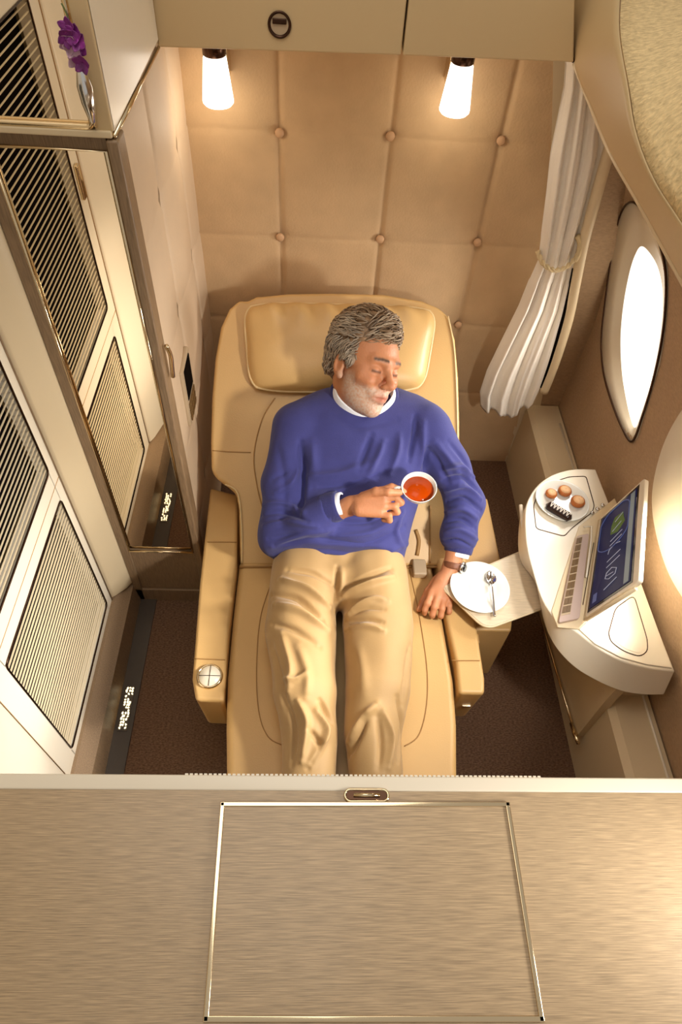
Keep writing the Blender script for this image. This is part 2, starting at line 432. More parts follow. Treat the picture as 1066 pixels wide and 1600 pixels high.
# overhead fascia (two doors of the bin)
YFA = 1.80
fz = empty('overhead_bin', (.1, YFA, 1.63)); tag(fz, 'tan overhead locker with round recessed latch above the seat', 'overhead locker')
def fasc(name, pxs):
    a = [Py(px, py, YFA) for px, py in pxs]; return slab(name, a, (0, .02, 0), M['bin'], fz)
pA = [Py(248, 74, YFA), Py(626.5, 87, YFA), Py(626.5, 87, YFA) + Vector((0, 0, .5)), Py(248, 74, YFA) + Vector((0, 0, .5))]
pB = [Py(629.5, 87, YFA), Py(897, 98, YFA), Py(897, 98, YFA) + Vector((-.16, 0, .5)), Py(629.5, 87, YFA) + Vector((0, 0, .5))]
bevel(slab('locker_door', pA, (0, .25, 0), M['bin'], fz), .004); bevel(slab('locker_door', pB, (0, .25, 0), M['bin'], fz), .004)
pc = Py(243.5, 73, YFA); box('side_rail', pc.x + .002, pc.x + .006, YFA - .002, YFA + .05, pc.z, pc.z + .5, M['cream'], fz)
lp = Py(437, 38, YFA)
lt = lathe('latch_bezel', [(.026, 0), (.027, .004), (.024, .006), (.0205, .002), (.02, -.001)], M['darkmetal'], fz, lp, (0, -1, 0), 40)
lathe('latch_cup', [(.0205, .001), (.001, .0006)], M['beige'], fz, lp, (0, -1, 0), 40)
box('latch_bar', lp.x - .016, lp.x + .016, YFA - .005, YFA - .001, lp.z + .001, lp.z + .012, M['darkmetal'], fz, .0015)

# fuselage side wall (curved)
def wx(z):
    pts = [(0, 1.03), (.34, 1.04), (.75, 1.045), (1.0, 1.02), (1.25, .965), (1.45, .89), (1.6, .80), (1.75, .70)]
    for (a, xa), (b, xb) in zip(pts, pts[1:]):
        if z <= b: t = (z - a) / (b - a); return xa + (xb - xa) * t
    return pts[-1][1]
def Pw(px, py, off=0):
    """point of the curved side wall seen at a pixel"""
    z = .9
    for _ in range(60):
        p = Px(px, py, wx(z) - off); z = .5 * z + .5 * max(0, min(1.74, p.z))
    return p
WIN1 = [(990, 316), (1018, 350), (1036, 400), (1041, 450), (1036, 520), (1022, 590), (1004, 650), (988, 690), (972, 668), (955, 625), (943, 580), (940, 530), (946, 470), (956, 400), (970, 335)]
WIN2 = [(1100, 610), (1066, 640), (1040, 690), (1024, 750), (1022, 800), (1034, 860), (1055, 915), (1090, 960), (1150, 990), (1220, 800), (1180, 640)]
def yzpoly(pp, f):
    P_ = [Pw(x, y) for x, y in pp]; c = sum(P_, Vector()) / len(P_); return [(c.y + (p.y - c.y) * f, c.z + (p.z - c.z) * f) for p in P_]
holes = [yzpoly(WIN1, .985), yzpoly(WIN2, .97)]
def inpoly(y, z, poly):
    r = False
    for (a, b), (c, d) in zip(poly, poly[1:] + poly[:1]):
        if (b > z) != (d > z) and y < (c - a) * (z - b) / (d - b) + a: r = not r
    return r
vs = []; fs = []; ny, nz = 500, 330
for j in range(nz + 1):
    z = 1.70 * j / nz
    for i in range(ny + 1): vs.append((wx(z), -.6 + (YB + .6) * i / ny, z))
for j in range(nz):
    for i in range(ny):
        y_, z_ = -.6 + (YB + .6) * (i + .5) / ny, 1.70 * (j + .5) / nz
        if any(inpoly(y_, z_, h_) for h_ in holes): continue
        a = j * (ny + 1) + i; fs.append((a, a + 1, a + ny + 2, a + ny + 1))
o = mk('wall_right', vs, fs, M['sidewall'], None, True, True); sm = o.modifiers.new('s', 'SOLIDIFY'); sm.thickness = .006; sm.offset = 1

def inset(pts, c, f): return [c + (p - c) * f for p in pts]
def window(name, px_out, px_in, parent_kind=True):
    root = empty(name, Pw(990, 520)); root['kind'] = 'structure'
    out = catmull([Pw(x, y, .006) for x, y in px_out], 6, True)
    inn = catmull([Pw(x, y, -.030) for x, y in px_in], 6, True)
    n = len(out)
    mid = [o.lerp(i_, .5) + Vector((.004, 0, 0)) for o, i_ in zip(out, inn)]
    vs = out + mid + inn + [Vector(p) + Vector((.03, 0, 0)) for p in out]; fs = []
    for a in range(2):
        for i in range(n): j = (i + 1) % n; fs.append((a * n + i, a * n + j, (a + 1) * n + j, (a + 1) * n + i))
    for i in range(n): j = (i + 1) % n; fs.append((i, 3 * n + i, 3 * n + j, j))
    mk('window_reveal', vs, fs, M['creamlt'], root, True)
    c = sum(inn, Vector()) / n
    vs = inn + [c]; fs = [(i, (i + 1) % n, n) for i in range(n)]
    mk('window_pane', vs, fs, M['glow'], root, True)
    tube('window_gasket', out, .0036, M['darkmetal'], root, 6, True)
window('window_1', [(990, 316), (1018, 350), (1036, 400), (1041, 450), (1036, 520), (1022, 590), (1004, 650), (988, 690), (972, 668), (955, 625), (943, 580), (940, 530), (946, 470), (956, 400), (970, 335)],
       [(1004, 385), (1022, 405), (1032, 432), (1036, 470), (1031, 530), (1018, 595), (1002, 645), (993, 668), (986, 655), (978, 620), (972, 580), (970, 530), (974, 480), (983, 430), (993, 398)])
# second window surround, partly outside the frame on the right
w2 = empty('window_2', Pw(1060, 800)); w2['kind'] = 'structure'
o2 = catmull([Pw(x, y, .006) for x, y in WIN2], 6, True)
n = len(o2); c2 = sum(o2, Vector()) / n
rin = [c2 + (p - c2) * .45 + Vector((.028, 0, 0)) for p in o2]; rm = [c2 + (p - c2) * .93 + Vector((-.012, 0, 0)) for p in o2]
vs = [p + Vector((.02, 0, 0)) for p in o2] + o2 + rm + rin; fs = []
for a in range(3):
    for i in range(n): j = (i + 1) % n; fs.append((a * n + i, a * n + j, (a + 1) * n + j, (a + 1) * n + i))
mk('window_reveal', vs, fs, M['creamlt'], w2, True)
mk('window_pane', rin + [sum(rin, Vector()) / n], [(i, (i + 1) % n, n) for i in range(n)], M['glow'], w2, True)

# third window surround peeking from behind the curtain: cream rim with black slit
w3 = empty('window_3', Pw(890, 450)); w3['kind'] = 'structure'
arc = [(958, 215), (944, 262), (928, 320), (912, 380), (900, 440), (888, 500), (868, 565), (850, 612)]
tube('window_rim', catmull([Py(x, y, 1.90) for x, y in arc], 6), .017, M['cream'], w3, 12)
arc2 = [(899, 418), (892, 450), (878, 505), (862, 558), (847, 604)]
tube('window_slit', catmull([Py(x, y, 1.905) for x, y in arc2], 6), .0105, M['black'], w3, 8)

# ledge along the side wall
slab('trim_5', [(.900, -.3, 0), (.905, -.3, .335), (.925, -.3, .35), (1.035, -.3, .35), (1.035, -.3, 0)], (0, YB + .3 - .012, 0), M['cream'], struct=True)
tube('trim_6', [(1.018, -.2, .352), (1.018, 1.95, .352)], .004, M['creamlt'], None, 6, struct=True)

# sloping ceiling / service panel on the right
psu = empty('sloped_ceiling_panel', (.7, 1.2, 1.6)); psu['kind'] = 'structure'
psu.name = 'ceiling_right'
E_ = [Py(898, 99, 1.81), Pz(925, 168, 1.60), Pz(954, 237, 1.585), Pz(999, 316, 1.57), Pz(1066, 437, 1.55), Pz(1180, 640, 1.53)]
T_ = [Pz(967, 45, 1.82), Pz(981, 137, 1.79), Pz(993, 206, 1.76), Pz(1019, 275, 1.73), Pz(1064, 347, 1.70), Pz(1180, 520, 1.66)]
K_ = [Pz(1300, -200, 1.95), Pz(1300, -60, 1.94), Pz(1300, 60, 1.93), Pz(1300, 140, 1.90), Pz(1300, 240, 1.87), Pz(1320, 400, 1.82)]
def strip(name, A, B, m_, nx=24, ny_=10, amp=0):
    A = catmull(A, 8); B = catmull(B, 8); vs = []; fs = []
    for i, (a, b) in enumerate(zip(A, B)):
        for k in range(ny_ + 1): vs.append(a.lerp(b, k / ny_))
    n = len(A)
    for i in range(n - 1):
        for k in range(ny_): q0 = i * (ny_ + 1) + k; fs.append((q0, q0 + 1, q0 + ny_ + 2, q0 + ny_ + 1))
    o = mk(name, vs, fs, m_, psu, True); s_ = o.modifiers.new('s', 'SOLIDIFY'); s_.thickness = .003; s_.offset = 0; return o
topl = [Pz(872, -30, 1.76)]
A_ = [Py(880, 0, 1.81)] + E_
A_[0] = Pz(876, -20, 1.75); 
Tt = [Pz(972, -40, 1.84)] + T_
strip('service_panel', A_, Tt, M['bin'])
strip('textured_panel', [t + Vector((.002, -.002, .001)) for t in Tt], [Pz(1300, -300, 1.98)] + K_, M['textured'])
tube('panel_edge', catmull(E_, 8), .006, M['cream'], psu, 8)
tube('panel_gap', catmull([A_[0], Py(896, 96, 1.805)], 4), .0035, M['darkmetal'], psu, 6)
strip('panel_underside', E_, [Vector((.80, p.y + .06, 1.60)) for i, p in enumerate(E_)], M['bin'])

# ------------------------------------------------------------------ wall lamps
def sconce(name, pxt, pxb, label, side):
    t = Py(*pxt, 1.985); b = Py(*pxb, 1.985)
    root = empty(name, (t.x, YB, t.z)); tag(root, label, 'wall lamp', 'wall lamps under the overhead locker')
    x, z0, z1 = (t.x + b.x) / 2, b.z, t.z
    o = lathe('lamp_shade', [(.001, z0 + .004), (.036, z0), (.0415, z0 + .006), (.0420, z0 + .012), (.0305, z1 - .006), (.027, z1), (.001, z1 + .001)], M['lampglow'], root, (x, 1.985, 0), seg=40)
    lathe('lamp_cap', [(.026, z1 - .002), (.0305, z1 + .002), (.0305, z1 + .05), (.001, z1 + .05)], M['darkmetal'], root, (x, 1.985, 0), seg=32)
    box('wall_bracket', x + side * .026 - .006, x + side * .026 + .006, 1.99, YB - .004, z1 - .06, z1 + .06, M['chrome'], root, .002)
    l = bpy.data.lights.new('lamp_light', 'POINT'); l.energy = .45; l.color = (1, .88, .7); l.shadow_soft_size = .04
    lo = bpy.data.objects.new('lamp_light', l); COL.objects.link(lo); lo.location = (x, 1.92, z0 - .03)
    lo.parent = root; lo.matrix_parent_inverse = Matrix.Translation(-root.location)
sconce('wall_lamp', (337, 86), (340, 163), 'glowing frosted wall lamp at left, above the quilted closet side', 1)
sconce('wall_lamp', (720, 98), (712, 177), 'glowing frosted wall lamp at right, towards the white curtain', -1)

# ------------------------------------------------------------------ curtain
cur = empty('window_curtain', (.85, 1.92, .5)); tag(cur, 'white pleated curtain tied back beside the window', 'curtain')
rows = [(60, 872, 950), (100, 884, 950), (135, 882, 952), (180, 873, 955), (240, 861, 955), (300, 855, 938), (350, 849, 922), (385, 845, 910), (408, 842, 903), (440, 828, 899), (480, 812, 893), (530, 787, 878), (580, 762, 863), (612, 751, 853), (634, 752, 843)]
nu = 120; vs = []; fs = []
RR = []
for a, b in zip(rows, rows[1:]):
    for k in range(6):
        t = k / 6; RR.append(tuple(a[i] + (b[i] - a[i]) * t for i in range(3)))
RR.append(rows[-1])
for j, (py, xl, xr) in enumerate(RR):
    for i in range(nu + 1):
        u = i / nu; tj = j / (len(RR) - 1)
        px = xl + (xr - xl) * u
        sag = (3.5 * math.sin(u * math.pi * 5 + 1) + 9 * (1 - (2 * u - 1) ** 2)) * max(0, tj - .8) * 5 - (u ** 4) * 32 * max(0, tj - .8) * 5 + (12 * math.sin(u * math.pi)) * (1 if 380 < py < 430 else 0) * 0
        p = Py(px, py + sag, 1.925)
        dep = .009 * math.sin(u * 2 * math.pi * 4.3 + 2.0 * tj + .9 * math.sin(5 * u)) + .0022 * math.sin(u * 2 * math.pi * 10.5 + 1 + 3 * tj)
        dep *= (.65 if 370 < py < 440 else 1.0) * (1 + .5 * tj)
        dep -= .03 * math.sin(math.pi * u)
        vs.append(p + Vector((0, dep, 0)))
for j in range(len(RR) - 1):
    for i in range(nu): a = j * (nu + 1) + i; fs.append((a, a + 1, a + nu + 2, a + nu + 1))
o = mk('curtain_cloth', vs, fs, M['curtain'], cur, True); sm = o.modifiers.new('s', 'SOLIDIFY'); sm.thickness = .0015
tb = catmull([Py(840, 392, 1.93), Py(848, 410, 1.89), Py(864, 421, 1.87), Py(882, 418, 1.87), Py(898, 404, 1.885), Py(907, 385, 1.90), Py(910, 365, 1.93)], 8)
vv, ff = [], []
for ph in (0, math.pi):
    pts = []
    for i, p in enumerate(tb):
        th = i * .9 + ph; pts.append(p + Vector((math.cos(th) * .0035, -.002, math.sin(th) * .0045)))
    tube_geo(pts, .0048, 7, False, vv, ff)
mk('rope_tieback', vv, ff, M['rope'], cur, True)
vv, ff = tube_geo(catmull([Py(902, 368, 1.9), Py(907, 380, 1.895), Py(905, 395, 1.89), Py(898, 408, 1.885)], 4), .009, 8)
mk('tassel', vv, ff, M['rope'], cur, True)

# ------------------------------------------------------------------ seat
seat = empty('reclining_seat', (.1, 1.1, 0)); tag(seat, 'wide tan leather reclining airline seat with extended leg rest', 'seat')
outl = [(375, 885), (374, 830), (373, 795), (369, 772), (352, 757), (338, 748), (330, 735), (329, 690), (331, 620), (336, 560), (345, 510), (358, 482), (374, 468), (386, 470),
        (400, 463), (450, 458), (520, 457), (600, 459), (660, 469), (686, 480), (700, 492), (712, 530), (717, 590), (719, 660), (719, 740), (712, 800), (700, 885)]
a = [Pb(x, y) for x, y in outl]; b = [p - BN * .10 for p in a]
o = slab('backrest', a, None, M['leather'], seat, .028, pts2=b)
box('seat_base', -.20, .41, .62, 1.6, 0, .27, M['beige'], seat, .02)
# cushion and legrest
cl = [(-.226, 1.22), (-.228, 1.0), (-.226, .80), (-.214, .65), (-.202, .54), (-.19, .10)]; cr = [(.41, .10), (.416, .54), (.431, .674), (.437, .80), (.425, 1.02), (.41, 1.22)]
o = slab('seat_cushion', [(x, y, .40) for x, y in cl + cr], (0, 0, -.12), M['leather'], seat, .022)
def seam(pts, r=.0016, m_='seam', n='stitched_seam', cl_=False, par=seat): return tube(n, catmull(pts, 6, cl_), r, M[m_], par, 5, cl_)
seam([Pz(x, y, .401) for x, y in [(432, 890), (408, 960), (401, 1040), (404, 1110), (418, 1150), (440, 1164)]])
seam([Pz(x, y, .401) for x, y in [(640, 890), (655, 960), (667, 1040), (667, 1100), (655, 1148), (632, 1166)]])
seam([Pb(x, y, .001) for x, y in [(430, 622), (410, 655), (397, 710), (402, 760), (412, 800)]], .0022)
seam([Pb(x, y, .001) for x, y in [(332, 704), (360, 706), (392, 707)]])
seam([Pz(375, 886, .402), Pz(500, 886, .402), Pz(695, 886, .402)], .004)
seam([Pb(x, y, .003) for x, y in [(352, 757), (372, 772), (378, 830), (378, 880)]], .003, 'piping', 'piping')
seam([Pb(x, y, .002) for x, y in [(700, 494), (709, 540), (713, 600), (715, 680), (714, 740)]], .003, 'piping', 'piping')
# headrest pillow
def pillow(name, quad, mt, par, h, hb, n=40, pw=4):
    """quad corners (tl,tr,br,bl) on plane, puffed on both sides along BN"""
    tl, tr, br, bl = [Vector(q) for q in quad]; vs = []; fs = []
    def pos(u, v, s):
        uu = (u + 1) / 2; vv_ = (v + 1) / 2
        # rounded outline: pull corners in
        cu = u * (1 - .075 * v ** 6); cv = v * (1 - .10 * u ** 6)
        uu = (cu + 1) / 2; vv_ = (cv + 1) / 2
        p = tl.lerp(tr, uu).lerp(bl.lerp(br, uu), vv_)
        hh = (h if s > 0 else hb) * (max(0, 1 - abs(u) ** pw) * max(0, 1 - abs(v) ** pw)) ** .45
        cr_ = 0
        if s > 0:   # gathered creases near the top edge
            cr_ = .007 * math.sin(u * 22 + 2 * math.sin(v * 3)) * math.exp(-((v + .85) / .35) ** 2) * (1 - u ** 6)
            cr_ += .005 * noise.noise(Vector((u * 2.5, v * 2, 1)))
        return p + BN * (s * hh + cr_)
    for s in (1, -1):
        base = len(vs)
        for j in range(n + 1):
            for i in range(n + 1): vs.append(pos(-1 + 2 * i / n, -1 + 2 * j / n, s))
        for j in range(n):
            for i in range(n):
                q = base + j * (n + 1) + i; f = (q, q + 1, q + n + 2, q + n + 1); fs.append(f if s > 0 else f[::-1])
    o = mk(name, vs, fs, mt, par, True)
    rim = [pos(-1 + 2 * i / n, -1, 0) for i in range(n)] + [pos(1, -1 + 2 * i / n, 0) for i in range(n)] + [pos(1 - 2 * i / n, 1, 0) for i in range(n)] + [pos(-1, 1 - 2 * i / n, 0) for i in range(n)]
    tube('pillow_piping', rim, .0042, M['piping'], o, 7, True)
    return o
hp = pillow('headrest_pillow', [Pb(380, 472, .035), Pb(684, 480, .035), Pb(662, 612, .02), Pb(391, 612, .02)], M['leather'], None, .055, .035)
setpar(hp, seat); 
# armrests
def arm(name, top, bot, par):
    return slab(name, top, None, M['leather'], par, .012, pts2=bot)
t = [(-.352, 1.50, .42), (-.252, 1.47, .42), (-.229, 1.17, .42), (-.231, .95, .42), (-.226, .72, .42), (-.304, .722, .42), (-.322, .787, .42), (-.340, 1.1, .42)]
b = [(x + (.0 if x > -.3 else .012), y + (.015 if y < .75 else 0), .20) for x, y, z in t]
arm('armrest', t, b, seat)
t2 = [(.415, 1.50, .42), (.523, 1.50, .42), (.524, .95, .42), (.524, .80, .42), (.517, .752, .42), (.441, .752, .42), (.444, .85, .42), (.430, 1.0, .42)]
b2 = [(x - (.0 if x < .5 else .012), y + (.015 if y < .78 else 0), .20) for x, y, z in t2]
arm('armrest', t2, b2, seat)
seam([Pz(303, 1029, .4215), Pz(352, 1031, .4215)], .0015); seam([Pz(706, 1032, .4215), Pz(750, 1032, .4215)], .0015); seam([Pz(324, 847, .4215), Pz(370, 847, .4215)], .0015)
kc = Pz(328, 1057, .422)
lathe('control_knob', [(.001, .006), (.030, .005), (.031, .001), (.031, -.004)], M['creamlt'], seat, kc, seg=40)
lathe('knob_ring', [(.031, -.001), (.0325, .007), (.036, .006), (.0375, -.002)], M['chrome'], seat, kc, seg=40)
bm = bmesh.new(); bx(bm, kc.x - .0008, kc.x + .0008, kc.y - .03, kc.y + .03, .4275, .4290); bx(bm, kc.x - .03, kc.x + .03, kc.y - .0008, kc.y + .0008, .4275, .4290)
frombm('knob_cross', bm, M['darkmetal'], seat)
sp = Pz(729, 1103, .35); 
sp = Py(729, 1103, .757); box('armrest_socket', sp.x - .014, sp.x + .014, .754, .772, sp.z - .004, sp.z + .004, M['chrome'], seat, .002)
# seat belt and slot on the right of the cushion
bp = Pz(655, 890, .41)
o = box('belt_buckle', bp.x - .022, bp.x + .022, bp.y - .03, bp.y + .03, .402, .430, M['beige'], seat, .006)
tube('belt_slot', catmull([Pb(650, 828, .004), Pb(655, 845, .004), Pb(652, 868, .004)], 4), .006, M['seam'], seat, 8)
seam([Pb(672, 790, .002), Pb(672, 840, .002), Pb(672, 880, .004)], .003)

# literature box beside the seat
lb = empty('side_storage_box', (.60, 1.27, 0)); tag(lb, 'low tan storage box on the carpet between seat and side console', 'storage box')
o = slab('body', [(.53, 1.56, .33), (.665, 1.56, .33), (.672, 1.05, .33), (.660, 1.005, .33), (.53, 1.005, .33)], (0, 0, -.33), M['bin'], lb, .008)
o.data.materials[0] = M['leather']
box('step', .530, .56, .975, 1.01, 0.0, .30, M['leather'], lb, .004)

# ------------------------------------------------------------------ side console
con = empty('side_console', (.9, 1.1, .5)); tag(con, 'cream D-shaped side console table below the window', 'console table')
ZC = .56
top = [(931, 733), (897, 733), (868, 740), (845, 754), (829, 774), (821, 800), (823, 850), (834, 897), (848, 938), (870, 968), (902, 988), (930, 1010), (970, 1032), (1010, 1043), (1055, 1049)]
bot = [None] * 7 + [(838, 914), (850, 970), (866, 1008), (894, 1040), (930, 1063), (970, 1080), (1005, 1086), (1038, 1086)]
ta = [Pz(x, y, ZC) for x, y in top]
tb_ = [(Pz(*q, .478) if q else Vector((p.x, p.y, .478))) for q, p in zip(bot, ta)]
def dens(L): return catmull(L, 5)
ta = dens(ta); tb_ = dens(tb_)
slab('console_top', ta, None, M['creamlt'], con, .004, pts2=tb_)
def line(pts, z, r=.0015, m_='darkmetal', n='inset_line', closed=False, rr=.02, par=con):
    P_ = [Pz(x, y, z) for x, y in pts]
    if closed: P_ = roundpoly(P_, rr, 4)
    else:
        Q = [P_[0]]
        for i in range(1, len(P_) - 1):
            s_ = P_[i].lerp(P_[i - 1], .3); e_ = P_[i].lerp(P_[i + 1], .3)
            for k in range(5): t_ = k / 4; Q.append((1 - t_) ** 2 * s_ + 2 * t_ * (1 - t_) * P_[i] + t_ * t_ * e_)
        Q.append(P_[-1]); P_ = Q
    return tube(n, P_, r, M[m_], par, 5, closed)
line([(868, 752), (890, 745), (916, 744), (929, 790), (926, 800), (893, 826), (882, 838), (838, 826), (834, 790), (842, 768)], ZC + .0005, .0016, closed=True, rr=.012)
# front raised tray lid
tl_ = [Pz(x, y, ZC + .004) for x, y in [(932, 958), (905, 983), (930, 1006), (970, 1027), (1010, 1038), (1051, 1044), (1000, 905)]]
slab('console_lid', tl_, (0, 0, -.006), M['creamlt'], con, .002)
line([(962, 950), (951, 990), (955, 1003), (975, 1018), (1000, 1026), (1012, 1018), (1012, 1000), (991, 930)], ZC + .0045, .0014, closed=True, rr=.02)
slab('lid_inlay', roundpoly([Pz(x, y, ZC + .005) for x, y in [(967, 948), (956, 990), (960, 1001), (978, 1014), (1000, 1021), (1008, 1012), (1008, 998), (988, 932)]], .015, 4), (0, 0, -.002), M['creamlt'], con)
# dock plate for remote and screen
dk = [Pz(x, y, ZC + .004) for x, y in [(905, 822), (961, 778), (966, 790), (946, 812), (920, 962), (905, 983), (872, 980), (862, 955)]]
slab('dock_plate', dk, (0, 0, -.005), M['cream'], con, .002)
line([(928, 848), (918, 905), (911, 945)], ZC + .005, .0012, 'darkmetal')
# hinge
hb = Pz(934, 795, ZC + .008)
bm = bmesh.new()
for k in range(3):
    c = Pz(926 + k * 8, 801 - k * 6, ZC + .006); g = bmesh.ops.create_uvsphere(bm, u_segments=12, v_segments=8, radius=.007)['verts']
    for v in g: v.co = Vector((v.co.x, v.co.y, v.co.z * .6)) + c
frombm('hinge', bm, M['steel'], con, True)
# edge rail and stowed table edge with bracket
tube('edge_rail', catmull([Pz(814, 790, .52), Pz(817, 820, .52), Pz(822, 853, .52)], 4), .007, M['creamlt'], con, 8)
pa = [Px(852, 985, .885), Px(903, 1163, .885), Px(912, 1150, .885), Px(947, 1094, .885), Px(900, 1020, .885)]
slab('support_panel', [Px(848, 975, .88), Px(902, 1150, .88), Px(948, 1093, .88), Vector((.88, Px(948, 1093, .88).y, .479)), Vector((.88, Px(848, 975, .88).y, .479))], (.03, 0, 0), M['cream'], con)
tube('stowed_table_edge', [Px(842, 955, .872), Px(870, 1050, .872), Px(897, 1140, .872)], .0045, M['chrome'], con, 8)
tube('bracket', [Px(893, 1130, .87), Px(899, 1148, .87), Px(904, 1162, .87)], [.006, .009, .006], M['chrome'], con, 10)
slab('pedestal', [Pz(x, y, .475) for x, y in [(900, 1000), (960, 1050), (1010, 1060), (1000, 960)]], None, M['cream'], con,
     pts2=[Vector((.95, .9, .34)), Vector((.95, .78, .34)), Vector((1.03, .78, .34)), Vector((1.03, .95, .34))])

# slide-out tray with saucer
tr = empty('slide_out_table', (.6, 1.08, .46)); tag(tr, 'pale wood slide-out tray reaching from the console over the armrest', 'tray table')
ZT = .476
rp = roundpoly([Pz(x, y, ZT) for x, y in [(688, 914), (836, 852), (860, 945), (760, 982)]], .035, 6)
slab('tray_top', rp, (0, 0, -.012), M['woodpale'], tr, .003)
tube('tray_edge', [p + Vector((0, 0, -.006)) for p in roundpoly([Pz(x, y, ZT) for x, y in [(688, 914), (836, 852), (860, 945), (760, 982)]], .035, 6)], .004, M['cream'], tr, 7, True)

def plate(name, c, R, mt, label, cat, grooves):
    root = empty(name, c); tag(root, label, cat)
    prof = [(.001, .002), (.24 * R, .002), (.28 * R, .0055), (.32 * R, .0055), (.36 * R, .002), (.60 * R, .004), (.62 * R, .0055), (.8 * R, .0085), (.97 * R, .013), (R, .0135), (R, .0115), (.8 * R, .004), (.5 * R, 0), (.001, 0)]
    if not grooves: prof = [(.001, .002), (.55 * R, .002), (.68 * R, .005), (.75 * R, .008), (.97 * R, .0135), (R, .014), (R, .0115), (.75 * R, .004), (.5 * R, 0), (.001, 0)]
    lathe('dish', prof, mt, root, c, seg=72)
    return root
sc = Pz(750, 917, ZT + .011); sc.z = ZT + .0005
sau = plate('saucer', sc, .0925, M['porcelain'], 'white porcelain saucer on the pale wood tray', 'saucer', True)
pc_ = Pz(879, 781, ZC + .014); pc_.z = ZC + .0012
plt = plate('dessert_plate', pc_, .0875, M['porcelain'], 'white round plate of pastries on the console', 'plate', False)
# spoon
spn = empty('teaspoon', Pz(770, 930, ZT + .015)); tag(spn, 'polished silver teaspoon lying across the white saucer', 'spoon')
bc = Pz(768, 903, ZT + .016); vs = []; fs = []
hd = (Pz(772, 962, ZT + .016) - bc).normalized(); sd = hd.cross(Vector((0, 0, 1))).normalized()
nr, na = 8, 24
for i in range(nr + 1):
    r_ = i / nr
    for k in range(na):
        th = 2 * math.pi * k / na; ex = .024 * r_ * math.cos(th) * (1 + .12 * math.cos(th) * -1); ey = .0155 * r_ * math.sin(th)
        vs.append(bc + hd * ex + sd * ey + Vector((0, 0, -.007 * (1 - r_ ** 2))))
for i in range(nr):
    for k in range(na): l = (k + 1) % na; fs.append((i * na + k, i * na + l, (i + 1) * na + l, (i + 1) * na + k))
o = mk('spoon_bowl', vs, fs, M['steel'], spn, True); s_ = o.modifiers.new('s', 'SOLIDIFY'); s_.thickness = .001
hend = Pz(773, 963, ZT + .014)
pth = [bc + hd * .021, bc + hd * .035 + Vector((0, 0, .003)), bc.lerp(hend, .6) + Vector((0, 0, .003)), bc.lerp(hend, .85), hend]
o = tube('spoon_handle', catmull(pth, 5), [.0022] * 8 + [.0022 + .0002 * k for k in range(13)], M['steel'], spn, 10)

# pastries
def pastry(name, c, R, h, mt, label):
    root = empty(name, c); tag(root, label, 'pastry', 'pastries on the white plate')
    lathe('crust', [(.001, h), (.6 * R, h * 1.02), (.9 * R, h * .85), (R, h * .5), (.95 * R, .1 * h), (.8 * R, 0), (.001, 0)], M['pastry'], root, c, seg=28)
    lathe('filling', [(.001, h * 1.18), (.4 * R, h * 1.15), (.74 * R, h * .98), (.76 * R, h * .8)], mt, root, c, seg=28)
pastry('round_pastry', Pz(902, 786, ZC + .008) , .0235, .018, M['pastrylt'], 'round golden tartlet at the right of the plate, nearest the screen')
pastry('round_pastry', Pz(882, 769, ZC + .008), .0225, .015, M['pastrylt'], 'golden tartlet at the back of the plate, furthest from the camera')
pastry('round_pastry', Pz(861, 773, ZC + .008), .0195, .014, M['pastrylt'], 'small golden tartlet at the left edge of the plate behind the chocolate bar')
ec = empty('chocolate_eclair', Pz(880, 800, ZC + .01)); tag(ec, 'dark chocolate bar with white zigzag icing at the front of the plate', 'pastry')
e0, e1 = Pz(856, 789, ZC + .018), Pz(891, 810, ZC + .018)
vv, ff = tube_geo([e0.lerp(e1, t_) for t_ in (-.06, 0, .03, .1, .5, .9, .97, 1, 1.06)], [.003, .011, .0145, .016, .016, .016, .0145, .011, .003], 14)
mk('bar', vv, ff, M['choc'], ec, True)
dd = (e1 - e0).normalized(); ss = dd.cross(Vector((0, 0, 1)))
zz = []
for k in range(13):
    s_ = 1 if k % 2 else -1; t_ = .08 + k * .07
    zz.append(e0.lerp(e1, t_) + ss * .010 * s_ + Vector((0, 0, .0130)))
    zz.append(e0.lerp(e1, t_ + .035) + Vector((0, 0, .0172)))
tube('icing', catmull(zz, 3), .0017, M['icing'], ec, 6)

# monitor
mon = empty('tablet_screen', Pz(930, 885, ZC + .01)); tag(mon, 'tilted blue touch screen in a cream frame standing on the console', 'monitor')
A0 = Pz(937, 811, .572); B1 = Pz(914, 965, .572); ZU = .80
D0 = Pz(1008, 746, ZU); C1 = Pz(998, 908, ZU)
fd = (B1 - A0).cross(D0 - A0).normalized()
if fd.dot(CP - A0) < 0: fd = -fd
slab('screen_frame', roundpoly([A0, B1, C1, D0], .012, 4), -fd * .014, M['creamlt'], mon, .003)
def Q(u, v, o_=0.0): return A0.lerp(B1, u).lerp(D0.lerp(C1, u), v) + fd * o_
def face(name, uv, o_, m_, th=.0008):
    return slab(name, [Q(u, v, o_) for u, v in uv], -fd * th, M[m_], mon)
face('bezel', [(.025, .05), (.975, .05), (.975, .90), (.025, .90)], .0010, 'screenblack')
face('screen', [(.05, .09), (.95, .09), (.95, .86), (.05, .86)], .0020, 'screen')
face('status_bar', [(.06, .74), (.94, .74), (.94, .83), (.06, .83)], .0026, 'scrgrey', .0004)
ring = [(.26 + .22 * math.cos(t_), .42 + .40 * math.sin(t_)) for t_ in [k * math.pi / 16 for k in range(32)]]
tube('screen_graphic', [Q(min(max(u, .06), .5), min(max(v, .1), .73), .0026) for u, v in ring], .0018, M['scrlight'], mon, 5, True)
face('screen_graphic', [(.84, .14), (.92, .14), (.92, .22), (.84, .22)], .0026, 'scrlight', .0004)
face('logo', [(.17, .42), (.24, .36), (.33, .36), (.36, .52), (.30, .66), (.24, .62), (.18, .60)], .0028, 'scrgreen', .0004)
